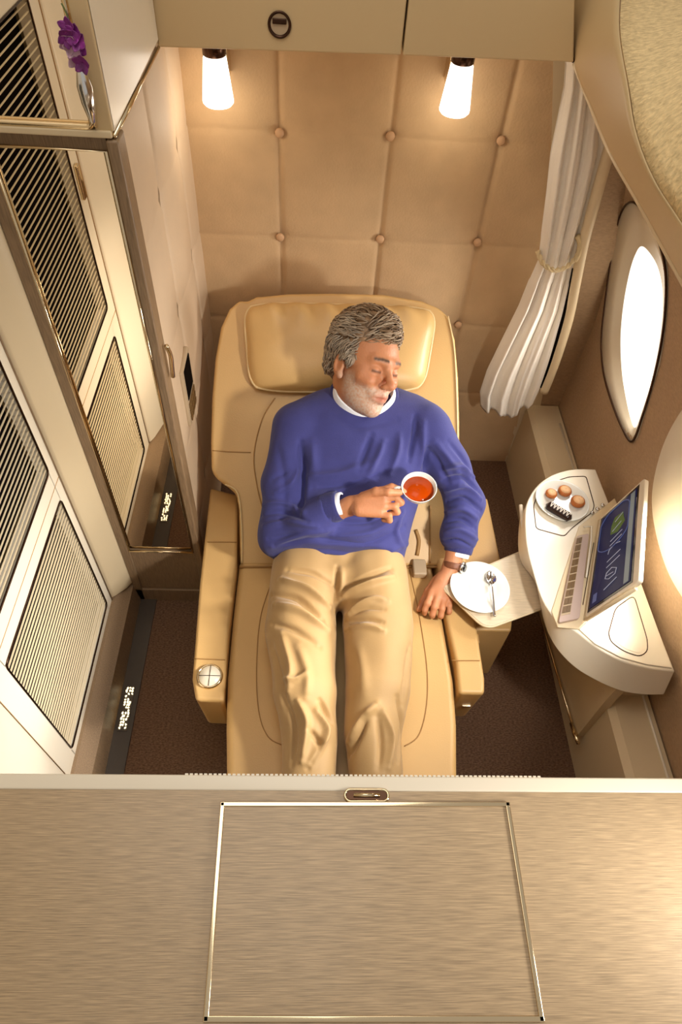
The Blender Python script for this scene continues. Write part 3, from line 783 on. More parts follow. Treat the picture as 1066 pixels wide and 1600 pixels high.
strokes = [[(.18, .60), (.22, .44)], [(.27, .58), (.31, .40)], [(.38, .62), (.41, .38)], [(.43, .62), (.46, .38)],
           [(.50, .60), (.48, .50), (.50, .38), (.54, .36)], [(.59, .62), (.62, .36)], [(.65, .62), (.68, .36)],
           [(.72, .48), (.76, .58), (.81, .56), (.82, .44), (.79, .36), (.74, .38), (.72, .48)], [(.77, .38), (.78, .52)], [(.86, .60), (.90, .36)]]
vv, ff = [], []
for s_ in strokes: tube_geo([Q(u * .94 + .02, v, .003) for u, v in s_], .0011, 5, False, vv, ff)
mk('screen_lettering', vv, ff, M['scrwhite'], mon)
tube('screen_hinge', [Q(1.02, .02, -.004), Q(1.03, .92, -.006)], .0055, M['cream'], mon, 10)
tube('screen_hinge', [Q(.0, -.02, -.006), Q(1.0, -.02, -.006)], .006, M['cream'], mon, 8)

# remote control
rem = empty('remote_control', Pz(897, 900, ZC + .005)); tag(rem, 'long slim remote keypad with amber keys docked beside the screen', 'remote control')
rq = [Pz(x, y, ZC + .014) for x, y in [(901, 838), (921, 833), (906, 966), (873, 973)]]
slab('body', roundpoly(rq, .008, 3), (0, 0, -.010), M['mauve'], rem, .002)
def RQ(u, v, dz=0): return rq[0].lerp(rq[3], v).lerp(rq[1].lerp(rq[2], v), u) + Vector((0, 0, dz))
slab('key_bed', [RQ(u, v, .001) for u, v in [(.04, .02), (.5, .02), (.5, .93), (.04, .93)]], (0, 0, -.0015), M['beige'], rem)
for k in range(10):
    v0 = .035 + k * .089; bm = bmesh.new()
    for j in range(2):
        a_ = [RQ(u, v, .003) for u, v in [(.07 + .21 * j, v0), (.26 + .21 * j, v0), (.26 + .21 * j, v0 + .07), (.07 + .21 * j, v0 + .07)]]
        va = [bm.verts.new(p) for p in a_]; vb = [bm.verts.new(p - Vector((0, 0, .003))) for p in a_]
        bm.faces.new(va)
        for i in range(4): bm.faces.new((va[i], vb[i], vb[(i + 1) % 4], va[(i + 1) % 4]))
    frombm('key', bm, M['key'], rem)
tube('dock_rim', [RQ(.5, -.10), RQ(1.15, -.08), RQ(1.2, .1), RQ(1.12, .55)], .003, M['creamlt'], rem, 6)

# ------------------------------------------------------------------ front cabinet (foreground)
ZF = 1.15
fc = empty('front_credenza', (.1, 0, 0)); tag(fc, 'wide striped-wood counter in the foreground with framed flush lid', 'cabinet')
yfe = .3075
box('counter_top', -.66, 1.0, -.5, yfe - .022, ZF - .05, ZF, M['wood'], fc)
slab('front_lip', [(-.66, yfe - .022, ZF + .001), (1.0, yfe - .022, ZF + .001), (1.0, yfe, ZF + .004), (-.66, yfe, ZF + .004)], (0, 0, -.06), M['creamlt'], fc, .003)
bm = bmesh.new(); xa, xb = Pz(290, 1208, ZF).x, Pz(845, 1212, ZF).x; k = 0; x = xa
while x < xb:
    bx(bm, x, x + .0045, yfe - .001, yfe + .0018, ZF - .01, ZF + .0030); x += .0072
frombm('ribbed_edge', bm, M['creamlt'], fc)
bm = bmesh.new(); bx(bm, -.628, -.24, -.5, .25, 0, ZF - .05); bx(bm, .46, .90, -.5, .25, 0, ZF - .05); bx(bm, -.24, .46, -.5, -.45, 0, ZF - .05); bx(bm, -.24, .46, -.5, .25, .80, ZF - .05)
frombm('cabinet_body', bm, M['woodv'], fc)
fr = [Pz(x, y, ZF + .001) for x, y in [(348, 1257), (793, 1257), (846, 1592), (322, 1592)]]
def bar(a_, b_, w, nm='lid_frame'):
    d_ = (b_ - a_).normalized(); s_ = d_.cross(Vector((0, 0, 1))) * w
    return slab(nm, [a_ - s_ + Vector((0, 0, .003)), b_ - s_ + Vector((0, 0, .003)), b_ + s_ + Vector((0, 0, .003)), a_ + s_ + Vector((0, 0, .003))], (0, 0, -.003), M['chrome'], fc, .0012)
for i in range(4):
    a_, b_ = fr[i], fr[(i + 1) % 4]; d_ = (b_ - a_).normalized() * .0035; bar(a_ - d_, b_ + d_, .0033)
c_ = sum(fr, Vector()) / 4
slab('lid_panel', [c_ + (p - c_) * .985 + Vector((0, 0, .0005)) for p in fr], (0, 0, -.003), M['wood'], fc)
lc = Pz(573, 1243, ZF + .001)
def stad(c, L, r, z, n=12):
    out = []
    for k in range(n + 1): th = -math.pi / 2 + math.pi * k / n; out.append(Vector((c.x + L + r * math.cos(th), c.y + r * math.sin(th), z)))
    for k in range(n + 1): th = math.pi / 2 + math.pi * k / n; out.append(Vector((c.x - L + r * math.cos(th), c.y + r * math.sin(th), z)))
    return out
lt_ = tube('lid_latch_ring', stad(lc, .0245, .0085, ZF + .002), .0022, M['chrome'], fc, 8, True)
slab('lid_latch', stad(lc, .0245, .0072, ZF + .0025), (0, 0, -.003), M['darkmetal'], fc)
tube('lid_latch_bar', [(lc.x - .02, lc.y, ZF + .004), (lc.x + .02, lc.y, ZF + .004)], .003, M['chrome'], fc, 8)
#PERSON
# ------------------------------------------------------------------ smooth implicit surfaces (for the person and clothes)
def V3(p): return np.array(tuple(p), dtype=np.float64)
def cap(a, b, ra, rb=None, k=.02, s=1): return ('c', V3(a), V3(b), ra, ra if rb is None else rb, k, s)
def ell(c, rad, rot=None, k=.02, s=1): return ('e', V3(c), np.eye(3) if rot is None else np.array(rot, dtype=np.float64), np.array(rad, dtype=np.float64), k, s)
def chain(pts, rs, k=.02, s=1): return [cap(pts[i], pts[i + 1], rs[i], rs[i + 1], k, s) for i in range(len(pts) - 1)]
def plane(p, n, k=.01): return ('p', V3(p), V3(Vector(n).normalized()), 0, 0, k, -1)   # keeps the side opposite n... removes n side
def pbox(p):
    if p[0] == 'c':
        r = max(p[3], p[4]); return np.minimum(p[1], p[2]) - r, np.maximum(p[1], p[2]) + r
    if p[0] == 'e': r = p[3].max(); return p[1] - r, p[1] + r
    return np.full(3, -9.), np.full(3, 9.)
def pev(p, X):
    if p[0] == 'c':
        a, b = p[1], p[2]; ba = b - a; L = max(ba @ ba, 1e-12)
        h = np.clip(((X - a) @ ba) / L, 0, 1); d = X - a - h[..., None] * ba
        return np.sqrt((d * d).sum(-1)) - (p[3] + (p[4] - p[3]) * h)
    if p[0] == 'e':
        q = (X - p[1]) @ p[2].T; r = p[3]
        k0 = np.sqrt(((q / r) ** 2).sum(-1)); k1 = np.sqrt(((q / (r * r)) ** 2).sum(-1)) + 1e-9
        return k0 * (k0 - 1) / k1
    return -((X - p[1]) @ p[2])      # plane: negative on the n side
def sdf_mesh(prims, h, T=40, smooth=1):
    pos = [p for p in prims if p[-1] > 0]
    lo = np.min([pbox(p)[0] for p in pos], 0) - 4 * h; hi = np.max([pbox(p)[1] for p in pos], 0) + 4 * h
    N = np.ceil((hi - lo) / h).astype(int) + 1
    big = 4096
    ids_all, pos_all, quads = [], [], []
    for ti in range(0, N[0], T):
        for tj in range(0, N[1], T):
            for tk in range(0, N[2], T):
                b0 = lo + np.array([ti, tj, tk]) * h; b1 = b0 + (T + 1) * h
                act = [p for p in prims if np.all(pbox(p)[0] - p[-2] - 2 * h < b1) and np.all(pbox(p)[1] + p[-2] + 2 * h > b0)]
                if not any(p[-1] > 0 for p in act): continue
                g = [lo[a] + (np.array([ti, tj, tk])[a] + np.arange(T + 1)) * h for a in range(3)]
                X = np.stack(np.meshgrid(*g, indexing='ij'), -1)
                D = np.full(X.shape[:3], .08)
                for p in act:
                    d = pev(p, X); k = p[-2]
                    if p[-1] > 0:
                        e = np.maximum(k - np.abs(D - d), 0) / k; D = np.minimum(D, d) - e * e * k * .25
                    else:
                        d = -d; e = np.maximum(k - np.abs(D - d), 0) / k; D = np.maximum(D, d) + e * e * k * .25
                S = D < 0
                if not S.any() or S.all(): continue
                cnt = np.zeros((T, T, T)); acc = np.zeros((T, T, T, 3))
                for ax in range(3):
                    o1, o2 = [a for a in range(3) if a != ax]
                    sl0 = [slice(None)] * 3; sl1 = [slice(None)] * 3; sl0[ax] = slice(0, -1); sl1[ax] = slice(1, None)
                    d0, d1 = D[tuple(sl0)], D[tuple(sl1)]; c = S[tuple(sl0)] != S[tuple(sl1)]
                    t = np.where(c, d0 / np.where(c, d0 - d1, 1), 0)
                    Pp = X[tuple(sl0)].copy(); Pp[..., ax] += t * h; Pp *= c[..., None]
                    for u in (0, 1):
                        for v in (0, 1):
                            q = [slice(None)] * 3; q[o1] = slice(u, T + u); q[o2] = slice(v, T + v)
                            cnt += c[tuple(q)]; acc += Pp[tuple(q)]
                    # quads: edges whose start node index < T on all axes
                    q = [slice(0, T)] * 3; cc = c[tuple(q)]
                    I = np.argwhere(cc); fl = S[tuple(sl0)][tuple(q)][cc]
                    G = I + np.array([ti, tj, tk])
                    def gid(A): return (A[:, 0] * big + A[:, 1]) * big + A[:, 2]
                    e1 = np.zeros(3, int); e1[o1] = 1; e2 = np.zeros(3, int); e2[o2] = 1
                    a_, b_, c_, d_ = gid(G), gid(G - e1), gid(G - e1 - e2), gid(G - e2)
                    Qd = np.stack([a_, b_, c_, d_], 1)
                    flip = fl if ax != 1 else ~fl
                    Qd[~flip] = Qd[~flip][:, ::-1]
                    quads.append(Qd)
                A = cnt > 0; I = np.argwhere(A) + np.array([ti, tj, tk])
                ids_all.append((I[:, 0] * big + I[:, 1]) * big + I[:, 2]); pos_all.append(acc[A] / cnt[A][:, None])
    ids = np.concatenate(ids_all); ps = np.concatenate(pos_all); Q = np.concatenate(quads)
    u, fi = np.unique(ids, return_index=True); ps = ps[fi]
    Fi = np.searchsorted(u, Q); Fi = np.clip(Fi, 0, len(u) - 1); ok = (u[Fi] == Q).all(1); Fi = Fi[ok]
    for _ in range(smooth):
        s_ = np.zeros_like(ps); n_ = np.zeros(len(ps))
        for a in range(4):
            b = (a + 1) % 4
            np.add.at(s_, Fi[:, a], ps[Fi[:, b]]); np.add.at(n_, Fi[:, a], 1); np.add.at(s_, Fi[:, b], ps[Fi[:, a]]); np.add.at(n_, Fi[:, b], 1)
        ps = ps * .4 + (s_ / np.maximum(n_, 1)[:, None]) * .6
    return ps, Fi
def mesh_np(name, ps, Fi, mt, parent=None, color=None):
    me = bpy.data.meshes.new(name); me.vertices.add(len(ps)); me.vertices.foreach_set('co', ps.astype(np.float32).ravel())
    me.loops.add(len(Fi) * 4); me.loops.foreach_set('vertex_index', Fi.astype(np.int32).ravel())
    me.polygons.add(len(Fi)); me.polygons.foreach_set('loop_start', np.arange(0, len(Fi) * 4, 4, dtype=np.int32)); me.polygons.foreach_set('loop_total', np.full(len(Fi), 4, dtype=np.int32))
    me.update(calc_edges=True); me.validate()
    me.polygons.foreach_set('use_smooth', np.ones(len(me.polygons), dtype=bool))
    if color is not None:
        at = me.color_attributes.new('Col', 'FLOAT_COLOR', 'POINT'); c = np.ones((len(me.vertices), 4), dtype=np.float32); c[:, :3] = color[:len(c)]; at.data.foreach_set('color', c.ravel())
    o = bpy.data.objects.new(name, me); COL.objects.link(o); me.materials.append(mt)
    if parent is not None: setpar(o, parent)
    return o
def normals_np(ps, Fi):
    n = np.cross(ps[Fi[:, 2]] - ps[Fi[:, 0]], ps[Fi[:, 3]] - ps[Fi[:, 1]]); out = np.zeros_like(ps)
    for a in range(4): np.add.at(out, Fi[:, a], n)
    return out / (np.linalg.norm(out, axis=1)[:, None] + 1e-12)
AMP = 2.0
def folds(ps, Fi, items):
    """items: (pixel polyline, amplitude, width): ridges (+) and creases (-) pressed into cloth where the pixels meet it"""
    bv = BVHTree.FromPolygons([tuple(p) for p in ps], [tuple(f) for f in Fi.tolist()]); nm = normals_np(ps, Fi)
    disp = np.zeros(len(ps))
    for px, amp, w in items:
        P_ = [Vector((x, y, 0)) for x, y in px]
        if len(P_) > 2: P_ = catmull(P_, 4)
        hit = []
        for q in P_:
            r_ = bv.ray_cast(CP, ray(q.x, q.y).normalized())
            if r_[0] is not None: hit.append(np.array(r_[0]))
        if len(hit) < 2: continue
        lo = np.min(hit, 0) - 3 * w; hi = np.max(hit, 0) + 3 * w
        idx = np.where(np.all((ps > lo) & (ps < hi), 1))[0]
        if not len(idx): continue
        X = ps[idx]; best = np.full(len(idx), 9.); tt = np.zeros(len(idx)); L = len(hit) - 1
        for i in range(L):
            a, b = hit[i], hit[i + 1]; ba = b - a; h = np.clip(((X - a) @ ba) / max(ba @ ba, 1e-12), 0, 1)
            d = np.linalg.norm(X - a - h[:, None] * ba, axis=1); m_ = d < best; best[m_] = d[m_]; tt[m_] = (i + h[m_]) / L
        tap = np.sin(np.pi * np.clip(tt, .06, .94)) ** .6
        disp[idx] += AMP * amp * tap * np.exp(-(best / w) ** 2)
    return ps + nm * disp[:, None]

# ------------------------------------------------------------------ the passenger
per = empty('person', (.1, 1.15, .40))
tag(per, 'grey-haired bearded man in blue sweater and khaki trousers reclining in the seat, lifting a cup', 'person')
HS = 1.12
HC = Pz(568, 575, .93)
wv, rv, uv_ = -FW, RT, UP
yaw, pit, rol = math.radians(41), math.radians(20), math.radians(-1)
f0 = math.cos(pit) * (math.sin(yaw) * rv + math.cos(yaw) * wv) - math.sin(pit) * uv_
u0 = math.sin(pit) * (math.sin(yaw) * rv + math.cos(yaw) * wv) + math.cos(pit) * uv_
u0 = (Matrix.Rotation(rol, 3, f0) @ u0).normalized(); f0 = f0.normalized(); s0 = f0.cross(u0).normalized()   # s0: model x
HR = Matrix((s0, f0, u0))   # rows: local axes
def HL(x, y, z): return HC + (s0 * x + f0 * y + u0 * z) * HS
hrot = [list(s0), list(f0), list(u0)]
def he(c, r, k=.012, s=1): return ell(HL(*c), [q * HS for q in r], hrot, k * HS, s)
def hc(a, b, ra, rb=None, k=.01, s=1): return cap(HL(*a), HL(*b), ra * HS, (ra if rb is None else rb) * HS, k * HS, s)
head = [he((0, -.018, .045), (.077, .097, .092), .02), he((0, .035, .01), (.064, .060, .085), .03), he((0, .018, -.055), (.058, .062, .058), .03),
        he((0, .050, -.083), (.034, .036, .030), .03), he((0, .074, -.098), (.020, .018, .017), .02),
        hc((-.050, .060, -.015), (-.040, .076, -.022), .019, .017, .02), hc((.050, .060, -.015), (.040, .076, -.022), .019, .017, .02),
        hc((-.040, .078, .031), (-.012, .093, .028), .011, .011, .014), hc((.040, .078, .031), (.012, .093, .028), .011, .011, .014)]
for s in (-1, 1):
    head += [he((s * .032, .094, .006), (.017, .013, .011), .012, -1)]
    head += [he((s * .032, .0795, .005), (.0155, .0125, .0125), .006)]
    head += [hc((s * .018, .0885, .0035), (s * .046, .082, .0035), .0022, .0018, .004)]
head += [hc((0, .089, .022), (0, .114, -.020), .0080, .0105, .012), he((0, .119, -.026), (.0115, .0115, .0105), .008),
         he((-.0115, .108, -.031), (.0085, .011, .0075), .006), he((.0115, .108, -.031), (.0085, .011, .0075), .006),
         he((-.007, .113, -.0385), (.0035, .0045, .003), .003, -1), he((.007, .113, -.0385), (.0035, .0045, .003), .003, -1),
         he((0, .083, -.055), (.030, .018, .020), .015),
         hc((-.020, .089, -.0600), (0, .0995, -.0565), .0045, .0060, .005), hc((.020, .089, -.0600), (0, .0995, -.0565), .0045, .0060, .005),
         hc((-.017, .090, -.0675), (0, .0975, -.0695), .0050, .0068, .005), hc((.017, .090, -.0675), (0, .0975, -.0695), .0050, .0068, .005),
         hc((-.024, .0925, -.0632), (0, .1060, -.0628), .0016, .0020, .003, -1), hc((.024, .0925, -.0632), (0, .1060, -.0628), .0016, .0020, .003, -1)]
for s in (-1, 1):   # smile folds
    head += [hc((s * .019, .104, -.028), (s * .032, .090, -.055), .0022, .0022, .006, -1)]
    head += [he((s * .0775, -.008, -.004), (.010, .019, .031), .006), he((s * .0845, -.004, .000), (.0055, .011, .019), .005, -1), he((s * .076, .002, -.030), (.007, .009, .010), .006)]
NB = Pz(573, 648, .775)
head += [cap(HL(0, -.035, -.045), NB, .056, .062, .03), cap(HL(0, -.01, -.07), NB + Vector((0, -.02, 0)), .042, .05, .03)]
# body under the clothes
hipR, hipL = Pz(478, 893, .50), Pz(584, 893, .50)
knR, knL = Pz(477, 1082, .50), Pz(590, 1076, .50)
anR, anL = Vector((knR.x + .015, .34, .465)), Vector((knL.x - .005, .34, .465))
shR, shL = Pz(461, 668, .77), Pz(671, 670, .77)
elR, elL = Pz(434, 838, .575), Pz(727, 785, .60)
wrR, wrL = Pz(549, 790, .715), Pz(706, 886, .478)
tA, tB_ = Pz(508, 672, .735), Pz(625, 672, .735); bA, bB = Pz(484, 868, .51), Pz(576, 868, .51)
body = [cap(tA, bA, .075, .078, .05), cap(tB_, bB, .075, .078, .05), cap(tA.lerp(tB_, .5), bA.lerp(bB, .5), .075, .080, .05)]
body += [cap(NB, shR, .05, .05, .03), cap(NB, shL, .05, .05, .03)] + chain([shR, elR, wrR], [.050, .038, .026], .02) + chain([shL, elL, wrL], [.050, .038, .026], .02)
body += chain([hipR, knR, anR], [.078, .045, .030], .03) + chain([hipL, knL, anL], [.078, .045, .030], .03)
body += [cap(anR, anR + Vector((0, -.08, .03)), .034, .028, .02), cap(anL, anL + Vector((0, -.08, .03)), .034, .028, .02)]
def fing(pts, r0, r1, k=.004): 
    n = len(pts); return chain([Pz(*p) for p in pts], [r0 + (r1 - r0) * i / (n - 1) for i in range(n)], k)
zc = .775
# right hand, pinching the cup handle
hand = [cap(wrR, Pz(570, 786, .735), .026, .024, .015)]
mcp = [(594, 768, .772), (600, 778, .765), (600, 791, .752), (594, 802, .738)]
for i, p in enumerate(mcp): hand.append(cap(Pz(562, 783 + i * 5, .735), Pz(*p), .018, .0145 - .001 * (i == 3), .012))
hand += fing([(594, 768, .772), (612, 761, .785), (626, 765, .785), (632, 769, .780)], .0118, .0085)
hand += fing([(600, 779, .765), (619, 776, .772), (627, 785, .758), (619, 790, .742)], .0118, .0090)
hand += fing([(600, 791, .752), (617, 791, .756), (621, 800, .740), (610, 802, .728)], .0112, .0088)
hand += fing([(594, 803, .738), (608, 806, .740), (609, 813, .726), (600, 812, .716)], .0100, .0080)
hand += fing([(568, 776, .752), (588, 768, .785), (607, 769, .797), (625, 770, .792)], .0145, .0092, .006)
# left hand resting on the seat edge
hand += [cap(wrL, Pz(692, 908, .462), .027, .024, .015)]
m2 = [(674, 928, .452), (684, 933, .455), (694, 935, .453), (703, 933, .448)]
for i, p in enumerate(m2): hand.append(cap(Pz(688 + i * 4, 905, .460), Pz(*p), .017, .0135, .012))
hand += fing([(674, 928, .452), (668, 943, .450), (664, 953, .436), (664, 958, .422)], .0112, .0085)
hand += fing([(684, 933, .455), (679, 949, .452), (676, 960, .436), (676, 963, .420)], .0112, .0088)
hand += fing([(694, 935, .453), (691, 951, .449), (689, 962, .434), (689, 964, .424)], .0110, .0085)
hand += fing([(703, 933, .448), (702, 947, .445), (702, 956, .434), (701, 957, .426)], .0098, .0078)
hand += fing([(682, 906, .452), (669, 924, .436), (661, 940, .424), (655, 952, .416)], .0140, .0090, .006)
ps, Fi = sdf_mesh(head + body + hand, .0026, 48, 1)
# knuckle and brow creases
Rm = np.array([list(s0), list(f0), list(u0)])
q = (ps - V3(HC)) @ Rm.T / HS
# --- skin colours: tan skin, greying stubble, lips, brows
def lin(h): return np.array(hexc(h)[:3])
base = np.tile(lin('#bd7f58'), (len(ps), 1))
def rnd(x, s): return np.array([noise.noise(Vector(tuple(v * s))) for v in x])
inh = (np.abs(q[:, 0]) < .1) & (np.abs(q[:, 1]) < .14) & (np.abs(q[:, 2]) < .16)
def ss(x, a, b): t = np.clip((x - a) / (b - a), 0, 1); return t * t * (3 - 2 * t)
x, y, z = q[:, 0], q[:, 1], q[:, 2]
nz = np.zeros(len(ps)); ii = np.where(inh)[0]; nz[ii] = rnd(q[ii], 220)
jaw = ss(-z, .030, .050) * ss(y, .0, .03) * inh
jaw = np.maximum(jaw, ss(np.abs(x), .045, .062) * ss(-z, .0, .03) * ss(y, -.01, .02) * inh * ss(-y, -.06, -.045))
mouth = np.exp(-((x / .024) ** 2) ** 1.5 - ((z + .063) / .0095) ** 2) * (y > .07)
cheek = 1 - np.exp(-(((np.abs(x) - .035) / .022) ** 2 + ((z + .03) / .018) ** 2))
bd = np.clip(jaw * (1 - mouth), 0, 1) * (.62 + .55 * nz)
bd = np.clip(bd, 0, .85)
bd = bd * .9
col = base * (1 - bd[:, None]) + lin('#c6b6a6') * bd[:, None]
col = col * (1 - .75 * mouth[:, None] * inh[:, None]) + lin('#a35a4a') * (.75 * mouth * inh)[:, None]
brow = np.exp(-((z - (.0345 - .10 * np.abs(np.abs(x) - .028))) / .0042) ** 2) * ss(np.abs(x), .008, .014) * ss(-np.abs(x), -.052, -.045) * (y > .05) * inh
brow = np.clip(brow * (1.1 + .5 * nz), 0, .95)
col = col * (1 - brow[:, None]) + lin('#4d3a2c') * brow[:, None]
lid = np.exp(-((z - .0022) / .0036) ** 2) * ((np.abs(x) > .018) & (np.abs(x) < .047)) * (y > .06) * inh
col = col * (1 - .8 * lid[:, None]) + lin('#3a241a') * (.8 * lid)[:, None]
red = (np.exp(-((x / .016) ** 2 + ((z + .025) / .014) ** 2)) * (y > .09) + .5 * np.exp(-(((np.abs(x) - .045) / .02) ** 2 + ((z + .018) / .018) ** 2)) * (y > .04)) * inh
col = col * (1 - .25 * red[:, None]) + lin('#b4593c') * (.25 * red)[:, None]
bodyo = mesh_np('body', ps, Fi, M['skin'], per, col)
# eyes: half-closed, looking down at the cup
for s in (-1, 1):
    c = HL(s * .032, .0865, .0015)
    bm = bmesh.new(); bmesh.ops.create_uvsphere(bm, u_segments=16, v_segments=10, radius=.0075 * HS)
    for v in bm.verts: v.co = v.co + c
    # almond opening: only a thin crescent protrudes past the lids
    bmesh.ops.scale(bm, verts=bm.verts, vec=(1, 1, 1))
    for v in bm.verts:
        l = HR @ (v.co - c); l = Vector((l.x * 1.35, l.y * .5, l.z * .42)); v.co = c + HR.transposed() @ l
    frombm('eye', bm, M['iris'], per, True)

# --- hair
hair = [he((0, -.026, .058), (.0835, .100, .093), .02), he((0, .010, .105), (.062, .070, .048), .02), he((0, -.07, .0), (.066, .052, .06), .02)]
for s in (-1, 1): hair += [he((s * .070, .012, .022), (.014, .024, .034), .012), hc((s * .0745, .018, .012), (s * .0725, .022, -.020), .006, .003, .006)]
# face opening
hair += [he((0, .125, .012), (.070, .082, .068), .012, -1), he((0, .06, -.10), (.12, .12, .07), .01, -1)]
for s in (-1, 1): hair += [he((s * .09, .012, -.022), (.03, .026, .034), .008, -1)]
hps, hFi = sdf_mesh(hair, .0028, 48, 1)
hn = normals_np(hps, hFi); hq = (hps - V3(HC)) @ Rm.T / HS
w = np.array([noise.noise(Vector((a * 32, b * 26, c_ * 32))) for a, b, c_ in hq]); w2_ = np.array([noise.noise(Vector((a * 95, b * 50, c_ * 95))) for a, b, c_ in hq])
hps = hps + hn * (w * .0075 + w2_ * .004)[:, None]
hcol = lin('#84694e') * (1 + .35 * w + .5 * w2_)[:, None]
sidew = ss(np.abs(hq[:, 0]), .055, .08) * ss(-hq[:, 2], -.07, 0)
hcol = hcol * (1 - .6 * sidew[:, None]) + lin('#a69a8a') * (.6 * sidew)[:, None]
hobj = mesh_np('hair', hps, hFi, M['hair'], per, np.clip(hcol, 0, 1))
# locks
bvh_h = BVHTree.FromPolygons([tuple(p) for p in hps], [tuple(f) for f in hFi.tolist()])
lv, lf, lc_ = [], [], []
rs = random.Random(3); cand = rs.sample(range(len(hps)), 5200)
cnt = 0
for ci in cand:
    l = hq[ci]
    if l[2] < -.03 or hn[ci] @ (hps[ci] - V3(HC)) < 0: continue
    if cnt > 1700: break
    cnt += 1
    p = Vector(hps[ci]); nn = Vector(hn[ci])
    # swept back and to his right with waves
    d = (-f0 * (.9 if l[2] > .06 else .6) + s0 * (.35 * (1 if l[0] < 0 else -1) + .5) - u0 * (0.1 if l[2] > .07 else .9))
    if l[1] > .04 and l[2] > .06: d = -s0 * .9 + u0 * .25 - f0 * .2 + f0 * rs.uniform(0, .5)
    d = d + Vector((rs.uniform(-.25, .25), rs.uniform(-.25, .25), rs.uniform(-.25, .25)))
    d = (d - nn * d.dot(nn)).normalized(); sd = nn.cross(d)
    L = rs.uniform(.035, .062) if l[2] > .03 else rs.uniform(.016, .028); A_ = rs.uniform(.001, .004); ph = rs.uniform(0, 6.28); fr_ = rs.uniform(2.5, 4.5)
    pts = []; rr_ = []
    cur_ = p - nn * .002
    for k in range(7):
        t_ = k / 6
        pp = p + d * L * t_ + sd * A_ * math.sin(ph + fr_ * t_)
        co, no, _, _ = bvh_h.find_nearest(pp)
        lift = (.0015 + (.007 if l[2] > .05 else .003) * math.sin(math.pi * min(1, t_ * .9)))
        pts.append(co + no * lift * rs.uniform(.8, 1.2)); rr_.append(.0021 * (1 - .75 * t_ ** 2))
    b0_ = len(lv); tube_geo(pts, rr_, 5, False, lv, lf)
    g = rs.random(); side_ = min(1, max(0, (abs(l[0]) - .045) / .03)) * .6
    cc = lin('#83684c') if g < .5 else (lin('#ab967c') if g < .85 else lin('#5c4632'))
    cc = cc * (1 - side_) + lin('#b0a595') * side_
    lc_ += [cc] * (len(lv) - b0_)
me = bpy.data.meshes.new('hair_locks'); me.from_pydata([tuple(v) for v in lv], [], lf)
at = me.color_attributes.new('Col', 'FLOAT_COLOR', 'POINT')
at.data.foreach_set('color', np.concatenate([np.array(lc_), np.ones((len(lc_), 1))], 1).astype(np.float32).ravel())
for p in me.polygons: p.use_smooth = True
lo_ = bpy.data.objects.new('hair_locks', me); COL.objects.link(lo_); me.materials.append(M['hair']); setpar(lo_, hobj)

# --- sweater
sw = [cap(tA, bA, .112, .108, .06), cap(tB_, bB, .112, .108, .06), cap(tA.lerp(tB_, .5) , bA.lerp(bB, .5), .122, .118, .06)]
sw += [cap(Pz(520, 634, .78), Pz(466, 660, .775), .050, .060, .04), cap(Pz(615, 634, .78), Pz(664, 662, .775), .052, .060, .04)]
sw += chain([shR, shR.lerp(elR, .5) + Vector((-.008, 0, 0)), elR], [.068, .061, .056], .03) + chain([elR, elR.lerp(wrR, .45) + Vector((0, -.006, 0)), Pz(508, 797, .685)], [.056, .052, .044], .03)
sw += chain([shL, shL.lerp(elL, .5) + Vector((.006, 0, 0)), elL], [.068, .060, .057], .03) + chain([elL, elL.lerp(wrL, .5), Pz(721, 842, .525)], [.057, .052, .046], .03)
sw += [plane(Pz(528, 882, .50), (0, -1, -.12), .006)]
# neck opening
ndir = (HL(0, 0, 0) - NB).normalized()
NC = Vector((.157, 1.524, .850)); NX = Vector((-.02, -.16, .98)).normalized()
sw += [cap(NC + NX * .095, NC + NX * .22, .100, .12, .004, -1), cap(NC + Vector((0, .03, .03)), NC + NX * .2, .070, .085, .006, -1)]
